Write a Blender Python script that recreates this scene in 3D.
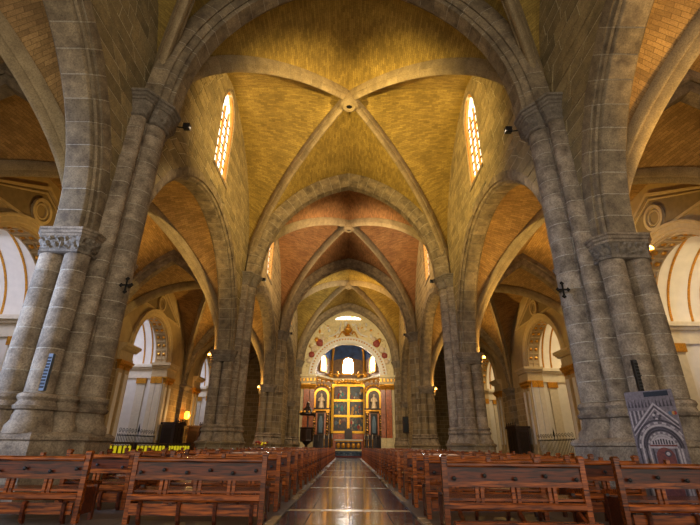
import bpy, bmesh, math, random
from math import pi, sin, cos, sqrt, atan2, radians, hypot
from mathutils import Vector as V, Matrix, noise
random.seed(7)
for o in list(bpy.data.objects): bpy.data.objects.remove(o)
SC = bpy.context.scene
COL = SC.collection

# ------------------------------------------------------------------ camera
CAMP = V((0.12, 0.0, 1.04))
cam_d = bpy.data.cameras.new('camera'); cam = bpy.data.objects.new('camera', cam_d); COL.objects.link(cam)
cam_d.lens = 425/700*36; cam_d.sensor_width = 36; cam_d.clip_end = 400
cam.matrix_world = Matrix.Translation(CAMP) @ Matrix.Rotation(radians(0.0),4,'Z') @ Matrix.Rotation(radians(90+23.4),4,'X') @ Matrix.Rotation(radians(0.6),4,'Z')
SC.camera = cam
# ------------------------------------------------------------------ world, exposure, light
W = bpy.data.worlds.new('world'); SC.world = W; W.use_nodes = True
W.node_tree.nodes['Background'].inputs[0].default_value = (1.0, 0.90, 0.77, 1)
W.node_tree.nodes['Background'].inputs[1].default_value = 0.95
SC.view_settings.view_transform = 'Standard'; SC.view_settings.look = 'None'
SC.view_settings.gamma = 1; SC.view_settings.use_curve_mapping = False
SC.view_settings.exposure = 0.75

def light(kind, name, loc, energy, color, size=0.3, target=None, angle=70, blend=.6, sy=None):
    d = bpy.data.lights.new(name, kind); d.energy = energy; d.color = color
    if kind == 'AREA':
        d.size = size
        if sy: d.shape = 'RECTANGLE'; d.size_y = sy
    else: d.shadow_soft_size = size
    if kind == 'SPOT': d.spot_size = radians(angle); d.spot_blend = blend
    o = bpy.data.objects.new(name, d); COL.objects.link(o); o.location = loc
    if target is not None:
        o.rotation_euler = (V(target)-V(loc)).to_track_quat('-Z','Y').to_euler()
    return o

# ------------------------------------------------------------------ dimensions
BAY = 13.15
YP = [-3.45, 9.7, 22.85, 36.0, 49.15]       # pier lines
XN, XA, XO = 5.87, 6.79, 13.5                # nave face, aisle face, outer wall
XC = (XN+XA)/2
ZCAP_A, ZCAP_N = 5.5, 9.95                 # top of the arcade / nave capitals

# ------------------------------------------------------------------ helpers
def lin(h):
    h = h.lstrip('#'); r = []
    for i in (0,2,4):
        c = int(h[i:i+2],16)/255
        r.append(c/12.92 if c <= .04045 else ((c+.055)/1.055)**2.4)
    return (*r, 1)
MAT = {}
def new_mat(name):
    m = bpy.data.materials.new(name); m.use_nodes = True
    nt = m.node_tree; b = nt.nodes['Principled BSDF']; MAT[name] = m
    return m, nt, b
def simple(name, col, rough=.6, metal=0, emis=None, es=0, spec=None, var=0, nscale=8, bump=0):
    m, nt, b = new_mat(name); c = lin(col)
    b.inputs['Base Color'].default_value = c; b.inputs['Roughness'].default_value = rough
    b.inputs['Metallic'].default_value = metal
    if emis: b.inputs['Emission Color'].default_value = lin(emis); b.inputs['Emission Strength'].default_value = es
    if var or bump:
        tc = nt.nodes.new('ShaderNodeTexCoord'); n = nt.nodes.new('ShaderNodeTexNoise')
        n.inputs['Scale'].default_value = nscale; n.inputs['Detail'].default_value = 4
        nt.links.new(tc.outputs['Object'], n.inputs['Vector'])
        if var:
            r = nt.nodes.new('ShaderNodeValToRGB')
            r.color_ramp.elements[0].position = .3; r.color_ramp.elements[1].position = .7
            r.color_ramp.elements[0].color = (*[x*(1-var) for x in c[:3]],1)
            r.color_ramp.elements[1].color = (*[min(1,x*(1+var)) for x in c[:3]],1)
            nt.links.new(n.outputs['Fac'], r.inputs['Fac']); nt.links.new(r.outputs['Color'], b.inputs['Base Color'])
        if bump:
            bp = nt.nodes.new('ShaderNodeBump'); bp.inputs['Strength'].default_value = bump
            nt.links.new(n.outputs['Fac'], bp.inputs['Height']); nt.links.new(bp.outputs['Normal'], b.inputs['Normal'])
    return m
def stone(name, dark, light_, nscale=1.6, rough=.85, bump=.35, stain='#3a322a', randomize=.35, brick=None):
    """weathered stone: noise colour, fine pits, per-piece tint; brick=(coords,w,h,mortar colour) draws joints"""
    m, nt, b = new_mat(name); N = nt.nodes; L = nt.links
    tc = N.new('ShaderNodeTexCoord'); geo = N.new('ShaderNodeNewGeometry'); oi = N.new('ShaderNodeObjectInfo')
    n1 = N.new('ShaderNodeTexNoise'); n1.inputs['Scale'].default_value = nscale; n1.inputs['Detail'].default_value = 7; n1.inputs['Roughness'].default_value = .65
    n2 = N.new('ShaderNodeTexNoise'); n2.inputs['Scale'].default_value = 30; n2.inputs['Detail'].default_value = 5; n2.inputs['Roughness'].default_value = .7
    L.new(geo.outputs['Position'], n1.inputs['Vector']); L.new(geo.outputs['Position'], n2.inputs['Vector'])
    r1 = N.new('ShaderNodeValToRGB'); r1.color_ramp.elements[0].position = .32; r1.color_ramp.elements[1].position = .68
    r1.color_ramp.elements[0].color = lin(dark); r1.color_ramp.elements[1].color = lin(light_)
    L.new(n1.outputs['Fac'], r1.inputs['Fac'])
    r2 = N.new('ShaderNodeValToRGB'); r2.color_ramp.elements[0].position = .30; r2.color_ramp.elements[1].position = .60; r2.color_ramp.elements[0].color = (.35,.35,.35,1)
    L.new(n2.outputs['Fac'], r2.inputs['Fac'])
    mx = N.new('ShaderNodeMix'); mx.data_type = 'RGBA'; mx.inputs[6].default_value = lin(stain)
    L.new(r2.outputs['Color'], mx.inputs[0]); L.new(r1.outputs['Color'], mx.inputs[7])
    # per-piece tint
    ad = N.new('ShaderNodeMath'); ad.operation = 'ADD'; L.new(oi.outputs['Random'], ad.inputs[0]); L.new(geo.outputs['Random Per Island'], ad.inputs[1])
    fr = N.new('ShaderNodeMath'); fr.operation = 'FRACT'; L.new(ad.outputs[0], fr.inputs[0])
    mr = N.new('ShaderNodeMapRange'); mr.inputs[3].default_value = 1-randomize; mr.inputs[4].default_value = 1+randomize
    L.new(fr.outputs[0], mr.inputs[0])
    hs = N.new('ShaderNodeHueSaturation'); L.new(mr.outputs[0], hs.inputs['Value']); L.new(mx.outputs[2], hs.inputs['Color'])
    out = hs.outputs['Color']; h = n2.outputs['Fac']
    if brick:
        coords, bw, bh, mcol = brick
        bt = N.new('ShaderNodeTexBrick'); bt.inputs['Scale'].default_value = 1
        bt.inputs['Brick Width'].default_value = bw; bt.inputs['Row Height'].default_value = bh
        bt.inputs['Mortar Size'].default_value = bh*.05; bt.inputs['Mortar Smooth'].default_value = .3
        bt.inputs['Color1'].default_value = (.72,.72,.72,1); bt.inputs['Color2'].default_value = (1.18,1.18,1.18,1)
        bt.inputs['Mortar'].default_value = (1.15,1.15,1.15,1)
        if coords == 'uv': L.new(tc.outputs['UV'], bt.inputs['Vector'])
        else:
            sp = N.new('ShaderNodeSeparateXYZ'); L.new(geo.outputs['Position'], sp.inputs[0])
            cb = N.new('ShaderNodeCombineXYZ')
            s = N.new('ShaderNodeMath'); s.operation = 'ADD'; L.new(sp.outputs[0], s.inputs[0]); L.new(sp.outputs[1], s.inputs[1])
            L.new(s.outputs[0], cb.inputs[0]); L.new(sp.outputs[2], cb.inputs[1]); L.new(cb.outputs[0], bt.inputs['Vector'])
        mm = N.new('ShaderNodeMix'); mm.data_type = 'RGBA'; mm.blend_type = 'MULTIPLY'; mm.inputs[0].default_value = .9
        L.new(out, mm.inputs[6]); L.new(bt.outputs['Color'], mm.inputs[7])
        m2 = N.new('ShaderNodeMix'); m2.data_type = 'RGBA'; m2.inputs[7].default_value = lin(mcol)
        L.new(bt.outputs['Fac'], m2.inputs[0]); L.new(mm.outputs[2], m2.inputs[6]); out = m2.outputs[2]
        sb = N.new('ShaderNodeMath'); sb.operation = 'SUBTRACT'; L.new(n2.outputs['Fac'], sb.inputs[0]); L.new(bt.outputs['Fac'], sb.inputs[1]); h = sb.outputs[0]
    L.new(out, b.inputs['Base Color']); b.inputs['Roughness'].default_value = rough
    b.inputs['Specular IOR Level'].default_value = .25
    bp = N.new('ShaderNodeBump'); bp.inputs['Strength'].default_value = bump; bp.inputs['Distance'].default_value = .03
    L.new(h, bp.inputs['Height']); L.new(bp.outputs['Normal'], b.inputs['Normal'])
    return m
def wood(name, c1, c2, rough=.32):
    m, nt, b = new_mat(name); N = nt.nodes; L = nt.links
    tc = N.new('ShaderNodeTexCoord'); mp = N.new('ShaderNodeMapping'); mp.inputs['Scale'].default_value = (1.2, 14, 14)
    n = N.new('ShaderNodeTexNoise'); n.inputs['Scale'].default_value = 2.5; n.inputs['Detail'].default_value = 6; n.inputs['Distortion'].default_value = .6
    oi = N.new('ShaderNodeObjectInfo')
    L.new(tc.outputs['Object'], mp.inputs[0]); L.new(mp.outputs[0], n.inputs['Vector'])
    r = N.new('ShaderNodeValToRGB'); r.color_ramp.elements[0].position = .35; r.color_ramp.elements[1].position = .68
    r.color_ramp.elements[0].color = lin(c1); r.color_ramp.elements[1].color = lin(c2)
    L.new(n.outputs['Fac'], r.inputs[0])
    mr = N.new('ShaderNodeMapRange'); mr.inputs[3].default_value = .7; mr.inputs[4].default_value = 1.3; L.new(oi.outputs['Random'], mr.inputs[0])
    hs = N.new('ShaderNodeHueSaturation'); L.new(mr.outputs[0], hs.inputs['Value']); L.new(r.outputs[0], hs.inputs['Color'])
    L.new(hs.outputs[0], b.inputs['Base Color']); b.inputs['Roughness'].default_value = rough
    return m

def link(o, parent=None):
    COL.objects.link(o)
    if parent is not None:
        o.parent = parent
        if parent.type == 'EMPTY' and parent.get('_w'): o.matrix_parent_inverse = Matrix.Translation(-parent.location)
    return o
def mdata(name, verts, faces, mat, smooth=False, recalc=True, uv=None, mats=None, fm=None):
    me = bpy.data.meshes.new(name); me.from_pydata([tuple(v) for v in verts], [], faces)
    for x in (mats or [mat]): me.materials.append(MAT[x])
    if fm: me.polygons.foreach_set('material_index', fm)
    if recalc:
        bm = bmesh.new(); bm.from_mesh(me); bmesh.ops.recalc_face_normals(bm, faces=bm.faces); bm.to_mesh(me); bm.free()
    if smooth:
        me.polygons.foreach_set('use_smooth', [True]*len(me.polygons))
        if smooth != 'all':
            me.set_sharp_from_angle(angle=radians(40))
    if uv:
        ul = me.uv_layers.new(name='uv')
        for lp in me.loops: ul.data[lp.index].uv = uv[lp.vertex_index]
    return me
def mesh(name, verts, faces, mat, parent=None, **k):
    return link(bpy.data.objects.new(name, mdata(name, verts, faces, mat, **k)), parent)
def inst(name, me, parent, loc=(0,0,0), rot=(0,0,0)):
    o = bpy.data.objects.new(name, me); COL.objects.link(o); o.parent = parent; o.location = loc; o.rotation_euler = rot
    return o
def tag(o, label=None, cat=None, group=None, kind=None):
    if label: o['label'] = label
    if cat: o['category'] = cat
    if group: o['group'] = group
    if kind: o['kind'] = kind
    return o
def thing(name, loc, label, cat, group=None, world=True, rz=0):
    o = bpy.data.objects.new(name, None); COL.objects.link(o); o.location = loc; o.rotation_euler[2] = rz; o.empty_display_size = .1
    if world: o['_w'] = 1
    return tag(o, label, cat, group)
def struct(o): o['kind'] = 'structure'; return o
def copy_tree(o, parent=None):
    c = o.copy(); COL.objects.link(c); c.parent = parent
    for ch in o.children: copy_tree(ch, c)
    return c

class MB:
    def __init__(s): s.v = []; s.f = []
    def add(s, v, f):
        n = len(s.v); s.v += [tuple(p) for p in v]; s.f += [tuple(i+n for i in q) for q in f]; return s
    def box(s, x0, x1, y0, y1, z0, z1):
        return s.add([(x0,y0,z0),(x1,y0,z0),(x1,y1,z0),(x0,y1,z0),(x0,y0,z1),(x1,y0,z1),(x1,y1,z1),(x0,y1,z1)],
                     [(0,3,2,1),(4,5,6,7),(0,1,5,4),(1,2,6,5),(2,3,7,6),(3,0,4,7)])
    def prism(s, poly, d0, d1, axis='z'):
        """poly 2D; extruded along axis.  z:(x,y)  y:(x,z)  x:(y,z)"""
        f = {'z':lambda p,d:(p[0],p[1],d), 'y':lambda p,d:(p[0],d,p[1]), 'x':lambda p,d:(d,p[0],p[1])}[axis]
        n = len(poly)
        return s.add([f(p,d0) for p in poly]+[f(p,d1) for p in poly],
                     [tuple(range(n))[::-1], tuple(range(n,2*n))]+[(i,(i+1)%n,n+(i+1)%n,n+i) for i in range(n)])
    def lathe(s, prof, n=12, c=(0,0,0), a0=0, a1=2*pi):
        full = abs(a1-a0-2*pi) < 1e-6; m = n if full else n+1; vs = []; fs = []
        for r, z in prof:
            for i in range(m):
                a = a0+(a1-a0)*i/n; vs.append((c[0]+r*cos(a), c[1]+r*sin(a), c[2]+z))
        for j in range(len(prof)-1):
            for i in range(n):
                k = (i+1) % m if full else i+1
                fs.append((j*m+i, j*m+k, (j+1)*m+k, (j+1)*m+i))
        if full:
            if prof[0][0] > 1e-4: fs.append(tuple(range(m))[::-1])
            if prof[-1][0] > 1e-4: fs.append(tuple((len(prof)-1)*m+i for i in range(m)))
        return s.add(vs, fs)
    def tube(s, pts, r, n=6):
        pts = [V(p) for p in pts]; vs = []; fs = []
        rr = r if isinstance(r, (list,tuple)) else [r]*len(pts)
        for i, p in enumerate(pts):
            t = (pts[min(i+1,len(pts)-1)]-pts[max(i-1,0)]).normalized()
            u = t.cross(V((0,0,1)) if abs(t.z) < .9 else V((1,0,0))).normalized(); w = t.cross(u)
            for k in range(n):
                a = 2*pi*k/n; vs.append(p+(u*cos(a)+w*sin(a))*rr[i])
        for i in range(len(pts)-1):
            for k in range(n): fs.append((i*n+k, i*n+(k+1)%n, (i+1)*n+(k+1)%n, (i+1)*n+k))
        fs.append(tuple(range(n))[::-1]); fs.append(tuple((len(pts)-1)*n+k for k in range(n)))
        return s.add(vs, fs)
    def ball(s, c, r, n=8, m=5, sx=1, sy=1, sz=1):
        prof = [(r*sin(pi*j/m), -r*cos(pi*j/m)) for j in range(m+1)]
        b = MB().lathe(prof, n)
        return s.add([(c[0]+x*sx, c[1]+y*sy, c[2]+z*sz) for x,y,z in b.v], b.f)
    def mirx(s, sx):
        if sx < 0: s.v = [(-x,y,z) for x,y,z in s.v]
        return s
    def move(s, d, rz=0):
        c, n = cos(rz), sin(rz); s.v = [(x*c-y*n+d[0], x*n+y*c+d[1], z+d[2]) for x,y,z in s.v]; return s
    def build(s, name, mat, parent=None, **k): return mesh(name, s.v, s.f, mat, parent, **k)
    def data(s, name, mat, **k): return mdata(name, s.v, s.f, mat, **k)

# ---- arches
def dropz(rho, w): return (1-w)*sqrt(max(0,1-rho*rho))+w*(1-rho)
def drop_path(a, r, n, w=.3):
    q = []
    for i in range(n+1):
        s_ = -cos(pi*i/n); q.append((a*s_, r*dropz(abs(s_),w)))
    out = []
    for i,(h,z) in enumerate(q):
        p0 = q[max(0,i-1)]; p1 = q[min(n,i+1)]; tx, tz = p1[0]-p0[0], p1[1]-p0[1]; l = hypot(tx,tz)
        out.append((h,z,-tz/l,tx/l))
    return out
def arch_path(a, r, n):
    """n segments in all from h=-a to h=+a; list of (h,z,nh,nz)"""
    out = []
    if r >= a*.999:
        R = (r*r+a*a)/(2*a); phi = math.acos(-(R-a)/R); m = n//2
        half = []
        for i in range(m+1):
            al = pi+(phi-pi)*i/m; half.append(((R-a)+R*cos(al), R*sin(al), cos(al), sin(al)))
        half[-1] = (0, r, 0, R/r)
        out = half+[(-h,z,-nh,nz) for h,z,nh,nz in half[:-1][::-1]]
    else:
        for i in range(n+1):
            t = pi-pi*i/n; nh, nz = cos(t)/a, sin(t)/r; l = hypot(nh,nz)
            out.append((a*cos(t), r*sin(t), nh/l, nz/l))
    return out
def arch_half(a, r, z):
    """half width of an arch opening at height z above the springing (None above apex)"""
    if z <= 0: return a
    if z >= r: return None
    if r >= a*.999:
        R = (r*r+a*a)/(2*a); return sqrt(max(0,R*R-z*z))-(R-a)
    return a*sqrt(1-(z/r)**2)
def arch_z(a, r, rho):
    if r >= a*.999:
        R = (r*r+a*a)/(2*a); return sqrt(max(0, R*R-(R-a+rho*a)**2))
    return r*sqrt(max(0,1-rho*rho))
def lerp4(p, q, t): return tuple(x+(y-x)*t for x,y in zip(p,q))
def sweep_geo(path, O, hd, bd, prof, caps=True):
    O, hd, bd = V(O), V(hd), V(bd); k = len(prof); vs = []; fs = []
    for h,z,nh,nz in path:
        P = O+hd*h+V((0,0,z)); N = hd*nh+V((0,0,nz))
        for b, n in prof: vs.append(P+N*n+bd*b)
    for i in range(len(path)-1):
        for j in range(k): fs.append((i*k+j, i*k+(j+1)%k, (i+1)*k+(j+1)%k, (i+1)*k+j))
    if caps: fs.append(tuple(range(k))[::-1]); fs.append(tuple((len(path)-1)*k+j for j in range(k)))
    return vs, fs
def inset(prof, d):
    return [(b*(1-d/max(abs(x[0]) for x in prof)), n+(d if n < max(x[1] for x in prof)-.01 else 0)) for b,n in prof]
def arch_stones(parent, path, O, hd, bd, prof, count, mat, core, gap=.012, name='voussoir', sub=None):
    """one object per voussoir over a recessed continuous core"""
    v, f = sweep_geo(path, O, hd, bd, inset(prof,.008)); mesh('arch_core' if name == 'voussoir' else 'rib_core', v, f, core, parent)
    segs = len(path)-1; per = segs//count
    for i in range(count):
        p = [list(q) for q in path[i*per:(i+1)*per+1]]
        L = hypot(p[1][0]-p[0][0], p[1][1]-p[0][1]) or 1
        g = gap*random.uniform(.7,1.3)
        p[0] = lerp4(p[0], p[1], min(.4,g/L)); p[-1] = lerp4(p[-1], p[-2], min(.4,g/L))
        dn = random.uniform(-.004,.006)
        v, f = sweep_geo(p, O, hd, bd, [(b,n-dn) for b,n in prof])
        mesh(name, v, f, mat, parent, smooth=True)
def arch_solid(name, parent, path, O, hd, bd, prof, mat):
    v, f = sweep_geo(path, O, hd, bd, prof); return mesh(name, v, f, mat, parent, smooth=True)

def loft(outlines, closed=True, caps=True):
    """outlines: list of equal length 3D loops"""
    k = len(outlines[0]); vs = [p for o in outlines for p in o]; fs = []
    for i in range(len(outlines)-1):
        for j in range(k if closed else k-1): fs.append((i*k+j, i*k+(j+1)%k, (i+1)*k+(j+1)%k, (i+1)*k+j))
    if caps: fs.append(tuple(range(k))[::-1]); fs.append(tuple((len(outlines)-1)*k+j for j in range(k)))
    return vs, fs
def offset_poly(poly, d):
    n = len(poly); out = []
    A = sum(poly[i][0]*poly[(i+1)%n][1]-poly[(i+1)%n][0]*poly[i][1] for i in range(n)); sg = 1 if A > 0 else -1
    for i in range(n):
        p0, p, p1 = V(poly[i-1]), V(poly[i]), V(poly[(i+1)%n])
        e0 = (p-p0); e1 = (p1-p); e0 = e0.normalized() if e0.length > 1e-6 else e1.normalized(); e1 = e1.normalized() if e1.length > 1e-6 else e0
        n0 = V((e0.y,-e0.x))*sg; n1 = V((e1.y,-e1.x))*sg; m = (n0+n1)
        m = m.normalized() if m.length > 1e-4 else n0
        k = d/max(.55, m.dot(n0)); out.append((p.x+m.x*k, p.y+m.y*k))
    return out
def layered(poly, layers, xf):
    """layers: (z, offset); xf maps (u,v,z)->world"""
    return loft([[xf(u,v,z) for u,v in offset_poly(poly,d)] for z,d in layers])

# ------------------------------------------------------------------ materials
stone('pier_stone', '#6b5b48', '#b5a184', 3.2, randomize=.2, stain='#40372f', bump=.6)
stone('pier_joint', '#a3967f', '#c2b59b', 3, randomize=.05)
stone('pier_course', '#6f5e48', '#a38d66', 1.4, randomize=.1, stain='#473c2f', brick=('pos',.7,.46,'#94866f'))
stone('ashlar', '#80704e', '#ac9566', 2.8, randomize=.24, stain='#5a4a30')
stone('ashlar_joint', '#c9b68c', '#ddcba2', 3, randomize=.05)
stone('ashlar_far', '#8a7550', '#b3996b', 1.1, randomize=.1, stain='#5e4d33', brick=('pos',.8,.42,'#b8a57c'))
stone('arch_stone', '#645542', '#a6916e', 3.0, randomize=.2, stain='#443a2f')
stone('arch_joint', '#a89a80', '#c0b297', 3, randomize=.05)
stone('rib_stone', '#8b7756', '#b29b72', 2, randomize=.15, stain='#5a4b35')
stone('web_brick', '#967c3a', '#c4a450', .9, randomize=.05, stain='#6d5326', brick=('uv',.32,.085,'#6f5730'), bump=.5)
stone('web_brick_red', '#96683f', '#b98752', .9, randomize=.05, stain='#69442b', brick=('uv',.32,.085,'#6d4c33'), bump=.5)
stone('aisle_brick', '#97754a', '#bd965c', .9, randomize=.05, stain='#69502c', brick=('uv',.34,.10,'#6c5433'), bump=.5)
stone('capital_stone', '#6f6454', '#948672', 5, randomize=.08, bump=.7, stain='#3e362d')
simple('plaster', '#a88f62', .7, var=.12, nscale=3, bump=.1)
simple('plaster_trim', '#bfa678', .6, var=.1, nscale=5)
simple('chapel_white', '#e4ddd0', .6, var=.05, nscale=3)
simple('chapel_trim', '#d9cdb4', .5, var=.08, nscale=5)
simple('gold', '#d09a35', .32, .85, var=.25, nscale=9, bump=.3)
simple('gilt', '#c78d2c', .38, .6, var=.3, nscale=14, bump=.5)
simple('iron', '#17130f', .5, .7)
simple('dark_wood', '#2b170d', .4, var=.3, nscale=6)
simple('speaker_grey', '#4c5660', .5)
simple('black', '#0d0b0a', .5)
wood('pew_wood', '#3a1607', '#a8561c', .26)
wood('pew_dark', '#260d05', '#6b3012', .3)

# ================================================================== SETTING: walls, piers, arches, vaults
def arc(cu, cv, r, a0, a1, n):
    return [(cu+r*cos(radians(a0+(a1-a0)*i/n)), cv+r*sin(radians(a0+(a1-a0)*i/n))) for i in range(n+1)]
HU = (XA-XN)/2
SU = HU+.32                                 # the nave shaft stands on a dosseret in front of the wall
CH_SHAFT = [(SU,-.36)]+arc(SU,0,.33,-90,90,10)+[(SU,.36)]
CH_B = [(SU,.36),(SU-.12,.38)]+arc(SU-.12,.53,.15,-90,90,7)+[(HU,.70),(HU,.85),(HU-.02,.85)]
CH_C1 = arc(.28,.85,.275,0,180,9)
CH_C2 = arc(-.28,.85,.275,0,180,9)
CH_D = [(-HU+.02,.85),(-HU,.85),(-HU,.33)]
CH_AS = arc(-HU,0,.33,90,270,8)
mirv = lambda ch: [(u,-v) for u,v in ch][::-1]
CHUNKS = [CH_SHAFT, CH_B, CH_C1, CH_C2, CH_D, CH_AS, mirv(CH_D), mirv(CH_C2), mirv(CH_C1), mirv(CH_B)]
def outline_of(chunks):
    out = []
    for ch in chunks:
        for p in ch:
            if not out or hypot(p[0]-out[-1][0], p[1]-out[-1][1]) > 1e-4: out.append(p)
    if hypot(out[0][0]-out[-1][0], out[0][1]-out[-1][1]) < 1e-4: out.pop()
    return out
OUT_LOW = outline_of(CHUNKS)
CH_B_UP = [(HU-.05,.36),(SU,.36),(SU-.12,.38)]+arc(SU-.12,.53,.15,-90,90,7)+[(HU-.05,.70)]
CAP_A = [(.55,.55),(.55,.94),(.40,1.13),(-.42,1.13),(-.57,.94),(-.57,.55)]

def resample(poly, step):
    out = []
    for i in range(len(poly)):
        a, b = V(poly[i]), V(poly[(i+1)%len(poly)]); n = max(1,int((b-a).length/step))
        out += [tuple(a.lerp(b,k/n)) for k in range(n)]
    return out
def carved_band(poly, z0, z1, d0, d1, xf, rows=10, amp=.06, step=.03, seed=0):
    p = resample(poly, step); loops = []
    for j in range(rows+1):
        t = j/rows; z = z0+(z1-z0)*t; ring = []
        for i, (u,v) in enumerate(offset_poly(p, 0)):
            ring.append((u,v))
        off = offset_poly(p, d0+(d1-d0)*t)
        L = []
        for (u,v),(ou,ov) in zip(p, off):
            k = noise.noise(V((u*13+seed, v*13, z*12)))+.8*noise.noise(V((u*26, v*26+seed, z*24)))
            w = amp*k*(1 if 0 < j < rows else 0); du, dv = ou-u, ov-v; l = hypot(du,dv) or 1
            L.append(xf(ou+du/l*w, ov+dv/l*w, z))
        loops.append(L)
    return loft(loops)

def make_pier(sx, yp, detail, label, group):
    P = thing('stone_pier', (sx*XC, yp, 0), label, 'pier', group)
    xf = lambda u,v,z: (sx*(XC-u), yp+v, z)
    near = detail == 2
    # plinth and base mouldings
    hull = [(.72,-1.08),(1.22,-.5),(1.22,.5),(.72,1.08),(.62,1.24),(-.58,1.24),(-.78,1.0),(-.95,0),(-.78,-1.0),(-.58,-1.24),(.62,-1.24)]
    v,f = layered(hull, [(0,.06),(.55,.06),(.60,.0),(1.08,0),(1.10,.05),(1.16,.06),(1.2,.02),(1.24,-.06)], xf); mesh('plinth', v, f, 'pier_stone' if near else 'pier_course', P)
    v,f = layered(OUT_LOW, [(1.2,.17),(1.34,.16),(1.44,.08),(1.62,.05),(1.64,.1),(1.70,.12),(1.74,.07),(1.80,.05),(1.86,.09),(1.92,.07),(1.96,.0)], xf); mesh('base_moulding', v, f, 'pier_stone', P, smooth=True)
    zl0, zl1, zu1 = 1.96, 4.95, 9.3
    if detail:
        v,f = layered(OUT_LOW, [(1.9,-.007),(5.0,-.007)], xf); mesh('pier_core', v, f, 'pier_joint', P)
        mb = MB(); cache = {}
        def stone_at(key, ch, z0, h):
            if near:
                if key not in cache:
                    poly = ch+[(ch[-1][0]*.86,ch[-1][1]*.86),(ch[0][0]*.86,ch[0][1]*.86)] if key[1] != 'U' else ch
                    a = [(sx*-u, vv, 0.011) for u,vv in poly]; b = [(x,y,h-.011) for x,y,_ in a]
                    vs, fs = loft([a,b]); cache[key] = mdata('stone', vs, fs, 'pier_stone', smooth=True)
                o = bpy.data.objects.new('stone', cache[key]); link(o, P)
                dx = random.uniform(-.004,.004); dy = random.uniform(-.004,.004)
                o.location = (sx*XC+dx, yp+dy, z0)
            else:
                poly = ch+[(ch[-1][0]*.86,ch[-1][1]*.86),(ch[0][0]*.86,ch[0][1]*.86)] if key[1] != 'U' else ch
                vs, fs = loft([[xf(u,vv,z0+.01) for u,vv in poly],[xf(u,vv,z0+h-.01) for u,vv in poly]]); mb.add(vs,fs)
        h = (zl1-zl0)/7
        for c in range(7):
            for k, ch in enumerate(CHUNKS): stone_at((k,'L'), ch, zl0+c*h, h)
        hu = (zu1-zl1)/10
        for c in range(10):
            for k, ch in enumerate((CH_SHAFT+[(HU-.07,.36),(HU-.07,-.36)], CH_B_UP, mirv(CH_B_UP))): stone_at((k,'U'), ch, zl1+c*hu, hu)
        up = MB()
        for ch in (offset_poly(CH_SHAFT+[(HU-.15,.36),(HU-.15,-.36)],-.006), offset_poly(CH_B_UP,-.006), offset_poly(mirv(CH_B_UP),-.006)):
            vs,fs = loft([[xf(u,vv,4.8) for u,vv in ch],[xf(u,vv,9.32) for u,vv in ch]]); up.add(vs,fs)
        up.build('shaft_core', 'pier_joint', P)
        if mb.v: mb.build('stone_courses', 'pier_stone', P, smooth=True)['kind'] = 'stuff'
    else:
        v,f = layered(OUT_LOW, [(1.9,0),(5.0,0)], xf); mesh('pier_body', v, f, 'pier_course', P, smooth=True)
        for nm, ch in (('nave_shaft',CH_SHAFT+[(HU-.15,.36),(HU-.15,-.36)]), ('colonnette',CH_B_UP), ('colonnette',mirv(CH_B_UP))):
            vs,fs = loft([[xf(u,vv,4.8) for u,vv in ch],[xf(u,vv,9.32) for u,vv in ch]]); mesh(nm, vs, fs, 'pier_course', P, smooth=True)
    # arcade capitals (both arcade faces) and a plain impost round the aisle face
    for s in (1,-1):
        cap = CAP_A if s > 0 else [(u,-v) for u,v in CAP_A][::-1]
        c = thing_part('arcade_capital', P)
        v,f = layered(cap, [(4.92,-.02),(4.94,.025),(4.99,.03),(5.02,-.01)], xf); mesh('neck_ring', v, f, 'capital_stone', c)
        if near: v,f = carved_band(cap, 5.0, 5.30, -.01, .06, xf, seed=s*3+sx)
        else: v,f = layered(cap, [(5.02,-.02),(5.1,.03),(5.15,0),(5.22,.05),(5.29,.04)], xf)
        mesh('foliage_band', v, f, 'capital_stone', c, smooth=True)
        v,f = layered(cap, [(5.29,.04),(5.31,.07),(5.36,.07),(5.38,.10),(5.43,.11),(5.45,.14),(5.5,.14)], xf); mesh('abacus', v, f, 'pier_stone', c)
    c = thing_part('aisle_capital', P)
    ac = [(-HU+.05,.4),(-HU-.25,.36),(-HU-.37,.15),(-HU-.37,-.15),(-HU-.25,-.36),(-HU+.05,-.4)]
    v,f = layered(ac, [(4.85,0),(5.25,.1),(5.28,.16),(5.5,.18)], xf); mesh('abacus', v, f, 'capital_stone', c)
    # nave capitals
    oc = [(HU-.05,-.36),(SU+.2,-.33),(SU+.34,-.15),(SU+.34,.15),(SU+.2,.33),(HU-.05,.36)]
    col_ = [(HU-.05,.37),(SU-.02,.38),(SU+.04,.47),(SU+.04,.59),(SU-.02,.68),(HU-.05,.70)]
    for nm, pl, lab in (('nave_capital',oc,0), ('colonnette_capital',col_,0), ('colonnette_capital',[(u,-v) for u,v in col_][::-1],0)):
        c = thing_part(nm, P)
        v,f = layered(pl, [(9.24,.0),(9.27,.04),(9.31,.04),(9.34,.0)], xf); mesh('neck_ring', v, f, 'capital_stone', c)
        if near: v,f = carved_band(pl, 9.34, 9.68, -.01, .12, xf, amp=.05, step=.04, seed=sx*5)
        else: v,f = layered(pl, [(9.34,0),(9.45,.03),(9.6,.1),(9.68,.1)], xf)
        mesh('foliage_band', v, f, 'capital_stone', c, smooth=True)
        v,f = layered(pl, [(9.68,.10),(9.70,.15),(9.76,.15),(9.79,.2),(9.86,.21),(9.88,.26),(9.95,.26)], xf); mesh('abacus', v, f, 'capital_stone', c)
    return P
def thing_part(name, parent):
    o = bpy.data.objects.new(name, None); COL.objects.link(o); o.parent = parent; o.empty_display_size = .1
    o.matrix_parent_inverse = Matrix.Translation(-parent.location); return o

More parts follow.
